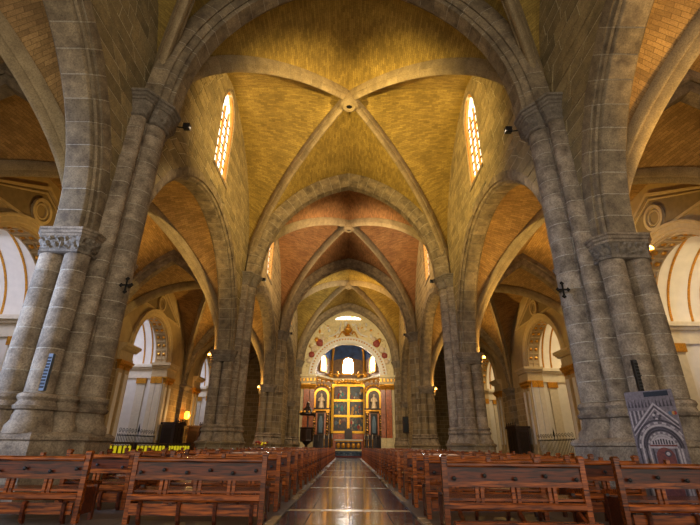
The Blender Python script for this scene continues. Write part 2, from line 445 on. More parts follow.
SIDE = {-1:'left', 1:'right'}
WITH = {-1:'on the pulpit side', 1:'on the banner side'}
PIERS = {}
PIERS[-1] = make_pier(-1, YP[1], 2, 'massive clustered stone pier lit bluish grey, thin grey loudspeaker on it', None)
PIERS[1] = make_pier( 1, YP[1], 2, 'massive clustered stone pier with the printed portal banner before it', None)
make_pier(-1, YP[2], 1, 'clustered stone pier between the first and second clerestory windows, pulpit side', None)
make_pier( 1, YP[2], 1, 'clustered stone pier between the first and second clerestory windows, banner side', None)
make_pier(-1, YP[3], 0, 'clustered stone pier next to the blind arch on the pulpit side', None)
make_pier( 1, YP[3], 0, 'clustered stone pier next to the blind arch with the small dark painting', None)
make_pier(-1, YP[4], 0, 'clustered stone pier carrying the chancel arch just behind the pulpit', None)
make_pier( 1, YP[4], 0, 'clustered stone pier carrying the chancel arch opposite the pulpit', None)

# ---- arcade arches
AR_A, AR_R = 5.5, 5.45
PROF_AR = [(-.465,.50),(-.465,.26),(-.44,.17),(-.40,.20),(-.37,.19),(-.35,.09),(-.30,.06),(-.27,.10),(-.24,.02),(-.21,0),(.34,0),(.38,.04),(.40,.14),(.46,.16),(.46,.50)]
AX_A, AX_R = AR_A+.45, AR_R+.45
# ---- nave walls
WIN_HW, WIN_Z0, WIN_ZS, WIN_R = .95, 12.4, 15.7, 1.6
def solid_nave(b, z):
    y0, y1 = YP[b], YP[b+1]; ym = (y0+y1)/2
    lo, hi = y0, y1
    if z > ZCAP_N:
        w = arch_half(6.575, 8.2, z-ZCAP_N)
        if w is None: return []
        lo, hi = ym-w, ym+w
    w = arch_half(AX_A, AX_R, z-ZCAP_A)
    if w is not None:
        return [(a,c) for a,c in ((lo,ym-w),(ym+w,hi)) if c-a > .02]
    if WIN_Z0 < z < WIN_ZS+WIN_R:
        w = WIN_HW if z < WIN_ZS else arch_half(WIN_HW, WIN_R, z-WIN_ZS)
        return [(lo,ym-w),(ym+w,hi)]
    return [(lo,hi)]
def courses(solid, z0, z1, h, sub=1):
    out = []; z = z0
    while z < z1-1e-6:
        t = min(z+h, z1); A = solid(z+1e-3); B = solid(t-1e-3)
        if len(A) != len(B): A = B = solid((z+t)/2)
        for (a0,a1),(b0,b1) in zip(A,B): out.append((z,t,a0,a1,b0,b1))
        z = t
    return out
for sx in (-1,1):
    core = MB(); core2 = MB(); stones = []
    for b in range(4):
        hh = .40 if b < 2 else .3
        for k,(z,t,a0,a1,b0,b1) in enumerate(courses(lambda q: solid_nave(b,q), 5.5, 17.9, hh)):
            mb = core if b < 2 else core2
            off = .004 if b < 2 else 0
            mb.prism([(a0,z),(a1,z),(b1,t),(b0,t)], sx*(XN+off), sx*XA, 'x')
            if b < 2:
                w = max(a1-a0,b1-b0); n = max(1,round(w/.78)); cuts = [0]
                for i in range(1,n): cuts.append((i+random.uniform(-.22,.22)+(.25 if k%2 else -.25)*(n>2))/n)
                cuts.append(1)
                for i in range(n):
                    c0, c1 = cuts[i], cuts[i+1]
                    q = [(a0+(a1-a0)*c0,z),(a0+(a1-a0)*c1,z),(b0+(b1-b0)*c1,t),(b0+(b1-b0)*c0,t)]
                    stones.append((q, b))
    Wl = struct(mesh('wall_%s' % SIDE[sx], core.v, core.f, 'ashlar_joint'))
    Wf = struct(core2.build('wall_%s' % SIDE[sx], 'ashlar_far'))
    for b in range(4):
        ym = (YP[b]+YP[b+1])/2; A = thing_part('arcade_arch', Wl if b < 2 else Wf)
        if b < 2: arch_stones(A, arch_path(AR_A,AR_R,96), (sx*XC,ym,ZCAP_A), (0,1,0), (sx,0,0), PROF_AR, 32, 'arch_stone', 'arch_joint')
        else: arch_solid('arch_ring', A, arch_path(AR_A,AR_R,40), (sx*XC,ym,ZCAP_A), (0,1,0), (sx,0,0), PROF_AR, 'arch_stone')
    def vis(s):
        y = sum(p[0] for p in s[0])/4; z = sum(p[1] for p in s[0])/4
        return (0 if y > 4 else 100)+hypot(y,z)
    stones.sort(key=vis); rest = MB()
    for i,(q,b) in enumerate(stones):
        g = .02; cy = sum(p[0] for p in q)/4; cz = sum(p[1] for p in q)/4
        q2 = []
        for (y,z) in q:
            dy = g if y < cy else -g; dz = g if z < cz else -g
            q2.append((y+dy, z+dz))
        pr = random.uniform(.002,.02)
        mb = MB().prism(q2, sx*(XN-pr), sx*(XN+.035), 'x')
        if i < 300: mb.build('stone', 'ashlar', Wl)
        else: rest.add(mb.v, mb.f)
    if rest.v: rest.build('far_stones', 'ashlar', Wl)['kind'] = 'stuff'

# blind masonry closing the third arcade
for sx in (-1,1):
    ym = (YP[3]+YP[4])/2; poly = [(h+ym, z+ZCAP_A) for h,z,_,_ in arch_path(AX_A,AX_R,32)]+[(ym+AX_A,0),(ym-AX_A,0)]
    struct(MB().prism(poly, sx*(XN+.62), sx*(XN+1.0), 'x').build('wall_blind_%s' % SIDE[sx], 'ashlar_far'))

# ---- transverse arches of the nave
TR_A, TR_R = 5.03, 6.1
PROF_TR = [(-.55,.75),(-.55,.34),(-.50,.26),(-.44,.30),(-.40,.16),(-.33,.10),(-.28,.14),(-.24,0),(.24,0),(.28,.14),(.33,.10),(.40,.16),(.44,.30),(.50,.26),(.55,.34),(.55,.75)]
# ---- vault webs and ribs
def web_cell(name, parent, O, along, across, a, ra, za, d_half, zs, zk, mat, dome=.25, N=48, Mn=14, a_d=None):
    """cell against one side arch. O = bay centre xy; along: unit vec of the arch span; across: unit vec from centre to the arch;
       a = half span, ra = rise of side arch, d_half = distance centre->arch; zk rise at the key"""
    vs = []; uv = []; fs = []
    for i in range(N+1):
        s = -cos(pi*i/N); rho = abs(s)
        z_arch = arch_z(a, ra, rho); z_d = zk*dropz(rho,.3)
        for j in range(Mn+1):
            t = j/Mn
            dist = d_half*(1-t)+d_half*rho*t
            z = z_arch*(1-t)+z_d*t + dome*sin(pi*t)*(1-rho)
            p = V((O[0],O[1],zs+z))+V(along)*(s*a)+V(across)*dist
            vs.append(p)
    arcl = [0]
    for i in range(N):
        p, q = vs[i*(Mn+1)], vs[(i+1)*(Mn+1)]; arcl.append(arcl[-1]+(q-p).length)
    for i in range(N+1):
        for j in range(Mn+1):
            p = vs[i*(Mn+1)+j]; uv.append((V((p.x,p.y,0)).dot(V(across)), arcl[i]))
    k = Mn+1
    for i in range(N):
        for j in range(Mn): fs.append((i*k+j,(i+1)*k+j,(i+1)*k+j+1,i*k+j+1))
    return mesh(name, vs, fs, mat, parent, recalc=False, uv=uv)
def bay_vault(name, O, ax, ay, zs, r_tr, r_wall, zk, mat, mat2, dome=.25):
    C = struct(thing(name, (O[0],O[1],zs), None, None))
    for s in (-1,1):
        web_cell('web', C, O, (1,0,0), (0,s,0), ax, r_tr, 0, ay, zs, zk, mat, dome)
        web_cell('web', C, O, (0,1,0), (s,0,0), ay, r_wall, 0, ax, zs, zk, mat2, dome)
    return C
PROF_RIB = [(-.21,.55),(-.21,.30),(-.18,.22),(-.14,.25),(-.11,.12),(-.06,.03),(0,0),(.06,.03),(.11,.12),(.14,.25),(.18,.22),(.21,.30),(.21,.55)]
def diag_ribs(C, O, ax, ay, zs, zk, prof, stones, red=.42, mat='rib_stone'):
    D = hypot(ax,ay)
    for s in (1,-1):
        hd = (ax/D, s*ay/D, 0); bd = (-s*ay/D, ax/D, 0)
        R = thing_part('vault_rib', C)
        path = drop_path(D-red, zk, 80)
        if stones: arch_stones(R, path, (O[0],O[1],zs), hd, bd, prof, 40, mat, 'arch_joint', gap=.008, name='rib_stone')
        else: arch_solid('rib_body', R, path[::2], (O[0],O[1],zs), hd, bd, prof, mat)
VN = ['web_brick','web_brick','web_brick_red','web_brick']
for b in range(4):
    ym = (YP[b]+YP[b+1])/2
    C = bay_vault('ceiling_nave', (0,ym), XN, BAY/2, ZCAP_N, 6.8, 7.7, 7.3, VN[b], VN[b])
    diag_ribs(C, (0,ym), XN, BAY/2, ZCAP_N, 6.8, PROF_RIB, b == 1)
    for e in ((b,) if b < 3 else (3,4)):
        if e == 0: continue
        A = thing_part('transverse_arch', C)
        if e < 3: arch_stones(A, arch_path(TR_A,TR_R,96), (0,YP[e],ZCAP_N), (1,0,0), (0,1,0), PROF_TR, 32, 'arch_stone', 'arch_joint')
        else: arch_solid('arch_ring', A, arch_path(TR_A,TR_R,48), (0,YP[e],ZCAP_N), (1,0,0), (0,1,0), PROF_TR, 'arch_stone')
    if b:
        K = thing_part('keystone', C)
        MB().lathe([(.0,.02),(.14,.02),(.16,-.05),(.30,-.05),(.36,.02),(.44,.05),(.46,.2),(.40,.55),(0,.55)],20,(0,ym,16.5)).build('boss_ring','rib_stone',K,smooth=True)
        MB().lathe([(0,-.005),(.135,-.005),(.135,.06),(0,.06)],14,(0,ym,16.505)).build('boss_hole','black',K)

# ---- aisles
XM = (XA+XO)/2; AXH = (XO-XA)/2
PROF_AT = [(-.42,.7),(-.42,.30),(-.36,.24),(-.30,.28),(-.26,.06),(-.2,0),(.2,0),(.26,.06),(.30,.28),(.36,.24),(.42,.30),(.42,.7)]
PROF_AD = [(-.2,.55),(-.2,.26),(-.16,.2),(-.13,.22),(-.09,.07),(0,0),(.09,.07),(.13,.22),(.16,.2),(.2,.26),(.2,.55)]
for sx in (-1,1):
    for b in range(4):
        ym = (YP[b]+YP[b+1])/2
        C = bay_vault('ceiling_aisle_%s' % SIDE[sx], (sx*XM,ym), AXH, BAY/2, ZCAP_A, 5.9, 6.5, 6.5, 'aisle_brick', 'aisle_brick', .15)
        diag_ribs(C, (sx*XM,ym), AXH, BAY/2, ZCAP_A, 6.0, PROF_AD, False, red=.35)
        A = thing_part('transverse_arch', C)
        arch_solid('arch_ring', A, arch_path(AXH-.28,5.3,40), (sx*XM,YP[b+1],ZCAP_A), (1,0,0), (0,1,0), PROF_AT, 'arch_stone')

# ================================================================== outer aisle walls with the chapels
CH_HW, CH_ZS = 2.75, 6.6            # chapel opening: half width, springing
simple('medallion', '#8d754b', .6); simple('plaster_dark', '#7f6a46', .7, var=.15, nscale=4)
def solid_outer(b, z):
    y0, y1 = YP[b], YP[b+1]; ym = (y0+y1)/2
    if b == 0 and sx > 0: return [(y0,y1)]
    if z < CH_ZS: w = CH_HW
    else: w = arch_half(CH_HW, CH_HW, z-CH_ZS)
    return [(y0,y1)] if w is None else [(y0,ym-w),(ym+w,y1)]
CHN = ['','the first chapel','the second chapel','the third chapel']
for sx in (-1,1):
    wall = MB()
    for b in range(4):
        for (z,t,a0,a1,b0,b1) in courses(lambda q: solid_outer(b,q), 0, 12.6, .28):
            wall.prism([(a0,z),(a1,z),(b1,t),(b0,t)], sx*XO, sx*(XO+.9), 'x')
    WO = struct(wall.build('wall_aisle_%s' % SIDE[sx], 'plaster'))
    for b in range(1,5):   # responds facing the piers
        R = thing_part('wall_respond', WO)
        MB().box(sx*(XO-.35),sx*(XO+.05),YP[b]-.5,YP[b]+.5,0,5.0).build('pilaster','pier_course',R)
        MB().box(sx*(XO-.45),sx*(XO+.05),YP[b]-.6,YP[b]+.6,0,1.1).build('plinth','pier_course',R)
        v,f = loft([[(sx*(XO-d),YP[b]-w,z),(sx*(XO-d),YP[b]+w,z),(sx*(XO+.1),YP[b]+w,z),(sx*(XO+.1),YP[b]-w,z)] for z,d,w in ((4.95,.38,.53),(5.05,.38,.53),(5.1,.36,.5),(5.3,.5,.62),(5.33,.56,.68),(5.5,.58,.7))])
        mesh('capital', v, f, 'capital_stone', R)
        # stretches of bare stone either side of each respond
        MB().box(sx*(XO-.03),sx*(XO+.05),YP[b]-3.1,YP[b]+3.1,0,5.5).build('stone_facing','ashlar_far',R)
    for b in (range(0,4) if sx < 0 else range(1,4)):  # left bay by the camera: unseen chapel added for its bluish light
        ym = (YP[b]+YP[b+1])/2; X = lambda d: sx*(XO+d)
        # archivolt frame
        F = thing_part('chapel_arch', WO)
        arch_solid('archivolt', F, arch_path(CH_HW,CH_HW,36), (X(-.06),ym,CH_ZS), (0,1,0), (sx,0,0), [(0,0),(0,.1),(-.05,.14),(-.05,.34),(-.10,.38),(-.10,.48),(.1,.48),(.1,0)], 'plaster_trim')
        arch_solid('inner_band', F, arch_path(CH_HW-.10,CH_HW-.10,36), (X(.45),ym,CH_ZS), (0,1,0), (sx,0,0), [(-.42,.1),(-.42,0),(-.34,0),(-.34,.05),(-.04,.05),(-.04,0),(.04,0),(.04,.05),(.34,.05),(.34,0),(.42,0),(.42,.1)], 'plaster_trim')
        for dd in (1.5,2.1,3.1,3.7):
            arch_solid('gilt_ring', F, arch_path(3.46,3.46,28), (X(dd),ym,6.7), (0,1,0), (sx,0,0), [(-.05,0),(.05,0),(.05,.06),(-.05,.06)], 'gilt')
        for i in range(1,13):     # coffer rosettes on the soffit
            a = pi*i/13; r = CH_HW-.06
            for d in (.26,.64):
                mb = MB().ball((0,0,0),.13,6,4)
                mb.v = [(x+X(d), y*1+ym+r*cos(a), z*.9+CH_ZS+r*sin(a)) for x,y,z in mb.v]; mb.build('rosette','gilt',F)
            if b < 3:
                c0, c1 = pi*(i-.5)/13, pi*(i+.0)/13
                mb = MB()
                for d0,d1 in ((.08,.82),):
                    p = [(CH_HW-.13, c0-.018),(CH_HW-.13,c0+.018),(CH_HW+.0,c0+.018),(CH_HW+.0,c0-.018)]
                    mb.prism([(ym+rr*cos(aa), CH_ZS+rr*sin(aa)) for rr,aa in p], X(d0), X(d1), 'x')
                mb.build('coffer_bar','plaster_trim',F)
        # triangular panel with medallion in the lunette
        T = thing_part('lunette_panel', WO)
        tri = [(ym-3.9,9.62),(ym+3.9,9.62),(ym,11.62)]
        MB().prism(offset_poly(tri,-.12), X(-.025), X(.05), 'x').build('panel_field','plaster_dark',T)
        for nm, o0, o1, dep in (('panel_moulding',0,-.14,.14),('panel_moulding',-.26,-.34,.08)):
            A_, B_ = offset_poly(tri,o0), offset_poly(tri,o1); mb = MB()
            for i in range(3):
                j = (i+1)%3; mb.prism([A_[i],A_[j],B_[j],B_[i]], X(-dep), X(.05), 'x')
            mb.build(nm,'plaster_trim',T)
        for r0,r1,dep in ((.58,.44,.14),(.36,.30,.10)):
            arc_ = [(r0*cos(2*pi*i/28), r0*sin(2*pi*i/28)) for i in range(29)]
            mb = MB(); C_ = (ym, 10.36)
            for i in range(28):
                a0,a1 = 2*pi*i/28, 2*pi*(i+1)/28
                mb.prism([(C_[0]+r0*cos(a0),C_[1]+r0*sin(a0)),(C_[0]+r0*cos(a1),C_[1]+r0*sin(a1)),(C_[0]+r1*cos(a1),C_[1]+r1*sin(a1)),(C_[0]+r1*cos(a0),C_[1]+r1*sin(a0))], X(-dep), X(.02), 'x')
            mb.build('medallion_ring','plaster_trim',T,smooth=True)
        MB().prism([(ym+.44*cos(2*pi*i/24),10.36+.44*sin(2*pi*i/24)) for i in range(24)], X(-.03), X(.02), 'x').build('medallion_disc','medallion',T)
        # entablature + pilasters on both jambs, and inside the chapel
        wm = 'chapel_white' if sx < 0 else 'chapel_white'
        CHP = thing('side_chapel', (X(2.6),ym,0), 'unseen side chapel added for the bluish light on the front pier, pulpit side' if b == 0 else '%s chapel with %s pilasters and coffered round arch, %s' % (['side','first','second','third'][b], 'bluish white' if sx < 0 else 'cream', WITH[sx]), 'chapel')
        D = 4.6
        sh = MB()
        sh.box(*sorted((X(D),X(D+.2))), ym-3.6, ym+3.6, 0, 10.2)
        for s in (-1,1): sh.box(*sorted((X(.9),X(D))), ym+s*3.5-.1*(s<0)-.0, ym+s*3.5+.1*(s>0)+.0, 0, 10.2)
        sh.build('chapel_wall', wm, CHP)
        MB().add(*sweep_geo(arch_path(3.5,3.5,28), (X(2.75),ym,6.7), (0,1,0), (sx,0,0), [(-1.86,0),(1.9,0),(1.9,.12),(-1.86,.12)])).build('chapel_vault', wm, CHP, smooth=True)
        for s in (-1,1):
            y = ym+s*CH_HW
            e = MB()
            for z0,z1,p in ((5.62,5.8,.08),(5.8,6.2,.04),(6.2,6.32,.16),(6.32,6.42,.26),(6.42,6.6,.34)):
                ya, yb = sorted((y-s*p, y+s*1.6)); e.box(*sorted((X(-p-.12),X(.95))), ya, yb, z0, z1)
            e.build('entablature','plaster_trim',CHP)
            for k in range(12): 
                yy = y+s*(k*.14-.1); MB().box(*sorted((X(-.34),X(-.2))), yy-.04, yy+.04, 6.22, 6.32).build('dentil','plaster_trim',CHP)
            for py, pw, px in ((y+s*.28,.27,-.14),(y+s*1.05,.27,-.14)):
                pl = thing_part('pilaster', CHP)
                MB().box(*sorted((X(px),X(.02))), py-pw, py+pw, .9, 5.15).build('shaft','plaster_trim',pl)
                MB().box(*sorted((X(px-.02),X(px+.03))), py-pw*.6, py+pw*.6, 1.3, 4.9).build('sunk_panel','chapel_white',pl)
                MB().box(*sorted((X(px-.1),X(.02))), py-pw-.08, py+pw+.08, 0, .9).build('pedestal','plaster_trim',pl)
                c = MB(); v,f = loft([[(X(px-d),py-pw-d,z),(X(px-d),py+pw+d,z),(X(.02),py+pw+d,z),(X(.02),py-pw-d,z)] for z,d in ((5.12,.02),(5.2,.0),(5.35,.05),(5.5,.14),(5.55,.16),(5.62,.16))]); c.add(v,f)
                for q in range(-2,3): c.ball((X(px-.06),py+q*pw*.45,5.36+.06*(q%2)),.09,6,4)
                c.build('corinthian_capital','gilt',pl)
            # inner pilaster of the soffit jamb
            for dx in (.28,.70):
                pl = thing_part('pilaster', CHP)
                MB().box(*sorted((X(dx-.17),X(dx+.17))), *sorted((y-s*.08, y+s*.02)), .9, 5.15).build('shaft','chapel_trim',pl)
                MB().box(*sorted((X(dx-.2),X(dx+.2))), *sorted((y-s*.12, y+s*.02)), 5.15, 5.62).build('corinthian_capital','gilt',pl)
            MB().box(*sorted((X(.02),X(.92))), *sorted((y-s*.04,y+s*.02)), 0, 5.62).build('jamb','chapel_white',CHP)
        # back wall of the chapel: cornice, panels, gilt frames
        e = MB()
        for z0,z1,p in ((5.6,5.8,.1),(5.8,6.25,.06),(6.25,6.4,.2),(6.4,6.6,.34)):
            e.box(*sorted((X(D-p),X(D))), ym-3.5, ym+3.5, z0, z1)
            for s in (-1,1): e.box(*sorted((X(.9),X(D))), *sorted((ym+s*3.5, ym+s*(3.5-p))), z0, z1)
        e.build('cornice','chapel_trim',CHP)
        for yy in (-2.9,-1.75,1.75,2.9):
            pl = thing_part('pilaster', CHP)
            MB().box(*sorted((X(D-.14),X(D))), ym+yy-.3, ym+yy+.3, .3, 5.2).build('shaft','chapel_trim',pl)
            MB().box(*sorted((X(D-.24),X(D))), ym+yy-.36, ym+yy+.36, 5.2, 5.6).build('corinthian_capital','gilt',pl)
        for s in (-1,1):   # ribs of the lunette and gilt lines
            for y0 in (.9,1.15):
                MB().prism([(ym+s*y0,6.7),(ym+s*(y0+.07),6.7),(ym+s*(y0*.55+.07),9.7),(ym+s*y0*.55,9.7)], X(D-.04), X(D+.02), 'x').build('gilt_line','gilt',CHP)
            for xx in (1.9,3.6):
                MB().box(*sorted((X(xx-.3),X(xx+.3))), *sorted((ym+s*3.5,ym+s*3.38)), .3, 5.2).build('side_pilaster','chapel_trim',CHP)
                MB().box(*sorted((X(xx-.36),X(xx+.36))), *sorted((ym+s*3.5,ym+s*3.3)), 5.2, 5.6).build('side_capital','gilt',CHP)
        fr = MB(); 
        for r0,r1 in ((1.5,1.38),):
            p = arch_path(1.35,1.35,20); v,f = sweep_geo(p,(X(D-.03),ym,3.6),(0,1,0),(sx,0,0),[(-.06,0),(-.06,.14),(.05,.14),(.05,0)]); fr.add(v,f)
            for s in (-1,1): fr.box(*sorted((X(D-.09),X(D))), *sorted((ym+s*1.35,ym+s*1.49)), .9, 3.6)
        fr.build('altar_frame','gilt',CHP)
        MB().prism([(ym+h,3.6+z) for h,z,_,_ in arch_path(1.35,1.35,20)]+[(ym+1.35,.9),(ym-1.35,.9)], X(D-.03), X(D+.01), 'x').build('altar_panel','dark_wood',CHP)
        MB().box(*sorted((X(D-1.0),X(D))), ym-1.3, ym+1.3, 0, 1.0).build('altar_block','chapel_trim',CHP)
        if b == 0: dl = light('AREA','pier_tint_light', (X(D-1.2),ym,5.2), 300, (.42,.58,1.0), 3.0, (-6.8,9.6,4.2), sy=5.0); dl.data.spread = radians(46)  # added area light, no window built, tints the left front pier bluish
        else: light('AREA','chapel_lantern', (X(2.8),ym,9.9), (1500 if b == 0 else 150) if sx < 0 else 130, ((.50,.62,1.0) if b == 0 else (.66,.72,1.0)) if sx < 0 else (1.0,.80,.48), 2.2, (X(2.6),ym,0))

# closure of the building behind the chapels, above the vaults and at the far ends of the aisles
simple('roof_grey','#4a443c',.9)
struct(MB().box(-19.5,19.5,-3.5,72,19.2,19.5).build('ceiling_roof','roof_grey'))
for sx in (-1,1):
    struct(MB().box(*sorted((sx*19.3,sx*19.6)),-3.5,72,0,19.2).build('wall_outer_%s' % SIDE[sx],'roof_grey'))
    struct(MB().box(*sorted((sx*(XN+.05),sx*19.3)),YP[4]+.95,YP[4]+1.3,0,19.2).build('wall_aisle_end_%s' % SIDE[sx],'ashlar_far'))
    struct(MB().box(*sorted((sx*XO,sx*19.3)),YP[0] if sx < 0 else YP[1]-.6,YP[0]+.2 if sx < 0 else YP[1]-.4,0,19.2).build('wall_chapel_end_%s' % SIDE[sx],'plaster'))
struct(MB().box(-19.5,19.5,72,72.3,0,19.2).build('wall_far_end','roof_grey'))

# ================================================================== floor
def marble(name, c1, c2, rough=.075, scale=2.2, vein='#8b857c'):
    m, nt, b = new_mat(name); N = nt.nodes; L = nt.links
    geo = N.new('ShaderNodeNewGeometry'); oi = N.new('ShaderNodeObjectInfo')
    off = N.new('ShaderNodeVectorMath'); off.operation = 'ADD'; cmb = N.new('ShaderNodeCombineXYZ')
    ml = N.new('ShaderNodeMath'); ml.operation = 'MULTIPLY'; ml.inputs[1].default_value = 37
    L.new(oi.outputs['Random'], ml.inputs[0]); L.new(ml.outputs[0], cmb.inputs[2]); L.new(geo.outputs['Position'], off.inputs[0]); L.new(cmb.outputs[0], off.inputs[1])
    n = N.new('ShaderNodeTexNoise'); n.inputs['Scale'].default_value = scale; n.inputs['Detail'].default_value = 8; n.inputs['Distortion'].default_value = 1.6
    L.new(off.outputs[0], n.inputs['Vector'])
    r = N.new('ShaderNodeValToRGB'); e = r.color_ramp.elements; e[0].position = .3; e[0].color = lin(c1); e[1].position = .6; e[1].color = lin(c2)
    v = r.color_ramp.elements.new(.66); v.color = lin(vein); w = r.color_ramp.elements.new(.7); w.color = lin(c2)
    L.new(n.outputs['Fac'], r.inputs[0])
    mr = N.new('ShaderNodeMapRange'); mr.inputs[3].default_value = .55; mr.inputs[4].default_value = 1.5; L.new(oi.outputs['Random'], mr.inputs[0])
    hs = N.new('ShaderNodeHueSaturation'); L.new(mr.outputs[0], hs.inputs['Value']); L.new(r.outputs[0], hs.inputs['Color']); L.new(hs.outputs[0], b.inputs['Base Color'])
    n2 = N.new('ShaderNodeTexNoise'); n2.inputs['Scale'].default_value = 5; L.new(geo.outputs['Position'], n2.inputs['Vector'])
    m2 = N.new('ShaderNodeMapRange'); m2.inputs[3].default_value = rough*.6; m2.inputs[4].default_value = rough*1.8; b.inputs['Specular IOR Level'].default_value = .3; b.inputs['Specular Tint'].default_value = (.72,.86,1,1); L.new(n2.outputs['Fac'], m2.inputs[0]); L.new(m2.outputs[0], b.inputs['Roughness'])
    return m
marble('marble_dark', '#1a212b', '#3b4756', .10)
marble('marble_brown', '#262a30', '#434750', .10)
marble('marble_cream', '#9c8a6c', '#c2ae8a', .2, vein='#7d6c50')
simple('grout', '#1c1917', .7)
simple('floor_stone', '#57504a', .45, var=.2, nscale=2)
FL = struct(MB().box(-19.5,19.5,-3.5,72,-.25,-.012).build('floor','grout'))
AL, ARt = -.92, 1.22
def slab(x0,x1,y0,y1,mat,z=0): MB().box(x0+.006,x1-.006,y0+.006,y1-.006,-.03,z).build('floor_slab',mat,FL)
xs = [AL, AL+.42, AL+1.02, (AL+ARt)/2, ARt-1.02, ARt-.42, ARt]
strips = [4.2+4.45*k for k in range(10)]
for k in range(9):
    y0 = strips[k]; slab(AL-.1,ARt+.1,y0-.11,y0+.11,'marble_cream')
    n = 6 if k < 4 else 3
    for r in range(n):
        a = y0+.11+(4.45-.22)*r/n; c = y0+.11+(4.45-.22)*(r+1)/n
        for q in range(len(xs)-1):
            slab(xs[q],xs[q+1],a,c,'marble_brown' if (q in (2,3) and r in (1,2,4)) and k > 0 else 'marble_dark')
slab(AL,ARt,-1,4.09,'marble_dark')
for s,e in ((-1,AL),(1,ARt)):   # kerb beside the pews
    x0, x1 = sorted((e, e+s*.14))
    for k in range(20): slab(x0,x1,-1+2.2*k,-1+2.2*(k+1),'marble_cream' if k%2 else 'floor_stone',.02)
for s,e in ((-1,AL-.14),(1,ARt+.14)):
    for k in range(12):
        for q in range(6):
            xa, xb = e+s*2.1*q, e+s*2.1*(q+1); slab(min(xa,xb),max(xa,xb),-1+4.2*k,-1+4.2*(k+1),'floor_stone')

# ================================================================== clerestory windows
def glass_mat(name, c1, c2, strength, scale=6):
    m, nt, b = new_mat(name); N = nt.nodes; L = nt.links
    geo = N.new('ShaderNodeNewGeometry'); vo = N.new('ShaderNodeTexVoronoi'); vo.inputs['Scale'].default_value = scale
    L.new(geo.outputs['Position'], vo.inputs['Vector'])
    sp = N.new('ShaderNodeSeparateColor'); L.new(vo.outputs['Color'], sp.inputs[0])
    r = N.new('ShaderNodeValToRGB'); r.color_ramp.elements[0].position = .15; r.color_ramp.elements[0].color = lin(c2); r.color_ramp.elements[1].position = .45; r.color_ramp.elements[1].color = lin(c1)
    L.new(sp.outputs[0], r.inputs[0]); L.new(r.outputs[0], b.inputs['Emission Color']); b.inputs['Emission Strength'].default_value = strength
    b.inputs['Base Color'].default_value = (.3,.3,.3,1); b.inputs['Roughness'].default_value = .2
    return m
glass_mat('stained_glass','#fff4dd','#f0a850',2.2)
glass_mat('stained_glass_blue','#e8f4f4','#7fb4d0',2.0)
simple('tracery', '#c98a3a', .6, var=.2)
wn = 0
for b in range(1,4):
    ym = (YP[b]+YP[b+1])/2
    for sx in (-1,1):
        wn += 1
        outer = [(ym+h,WIN_ZS+z) for h,z,_,_ in arch_path(WIN_HW,WIN_R,16)]+[(ym+WIN_HW,WIN_Z0),(ym-WIN_HW,WIN_Z0)]
        Wn = struct(MB().prism(outer, sx*(XN+.20), sx*(XN+.23), 'x').build('window_%d' % wn, 'stained_glass' if b == 1 or (b == 3 and sx > 0) else 'stained_glass_blue'))
        fr = MB()
        n = len(outer); inn = offset_poly(outer,-.13)
        for i in range(n): fr.prism([outer[i],outer[(i+1)%n],inn[(i+1)%n],inn[i]], sx*(XN+.06), sx*(XN+.2), 'x')
        fr.build('window_frame','tracery',Wn)
        for dy in (-.30,.30): MB().box(*sorted((sx*(XN+.10),sx*(XN+.2))), ym+dy-.035, ym+dy+.035, WIN_Z0+.1, WIN_ZS+.5).build('mullion','tracery',Wn)
        for k in range(7): MB().box(*sorted((sx*(XN+.15),sx*(XN+.2))), ym-WIN_HW+.1, ym+WIN_HW-.1, WIN_Z0+.5*k+.3, WIN_Z0+.5*k+.33).build('glazing_bar','iron',Wn)
        MB().prism([(ym-WIN_HW-.1,WIN_Z0-.12),(ym+WIN_HW+.1,WIN_Z0-.12),(ym+WIN_HW+.1,WIN_Z0+.04),(ym-WIN_HW-.1,WIN_Z0+.04)], sx*(XN-.06), sx*(XN+.2),'x').build('window_sill','arch_stone',Wn)
        # moulded reveal hood
        v,f = sweep_geo(arch_path(WIN_HW+.02,WIN_R+.02,16),(sx*XN,ym,WIN_ZS),(0,1,0),(sx,0,0),[(-.03,0),(-.03,.12),(.06,.12),(.06,0)]); mesh('hood_moulding',v,f,'arch_stone',Wn)

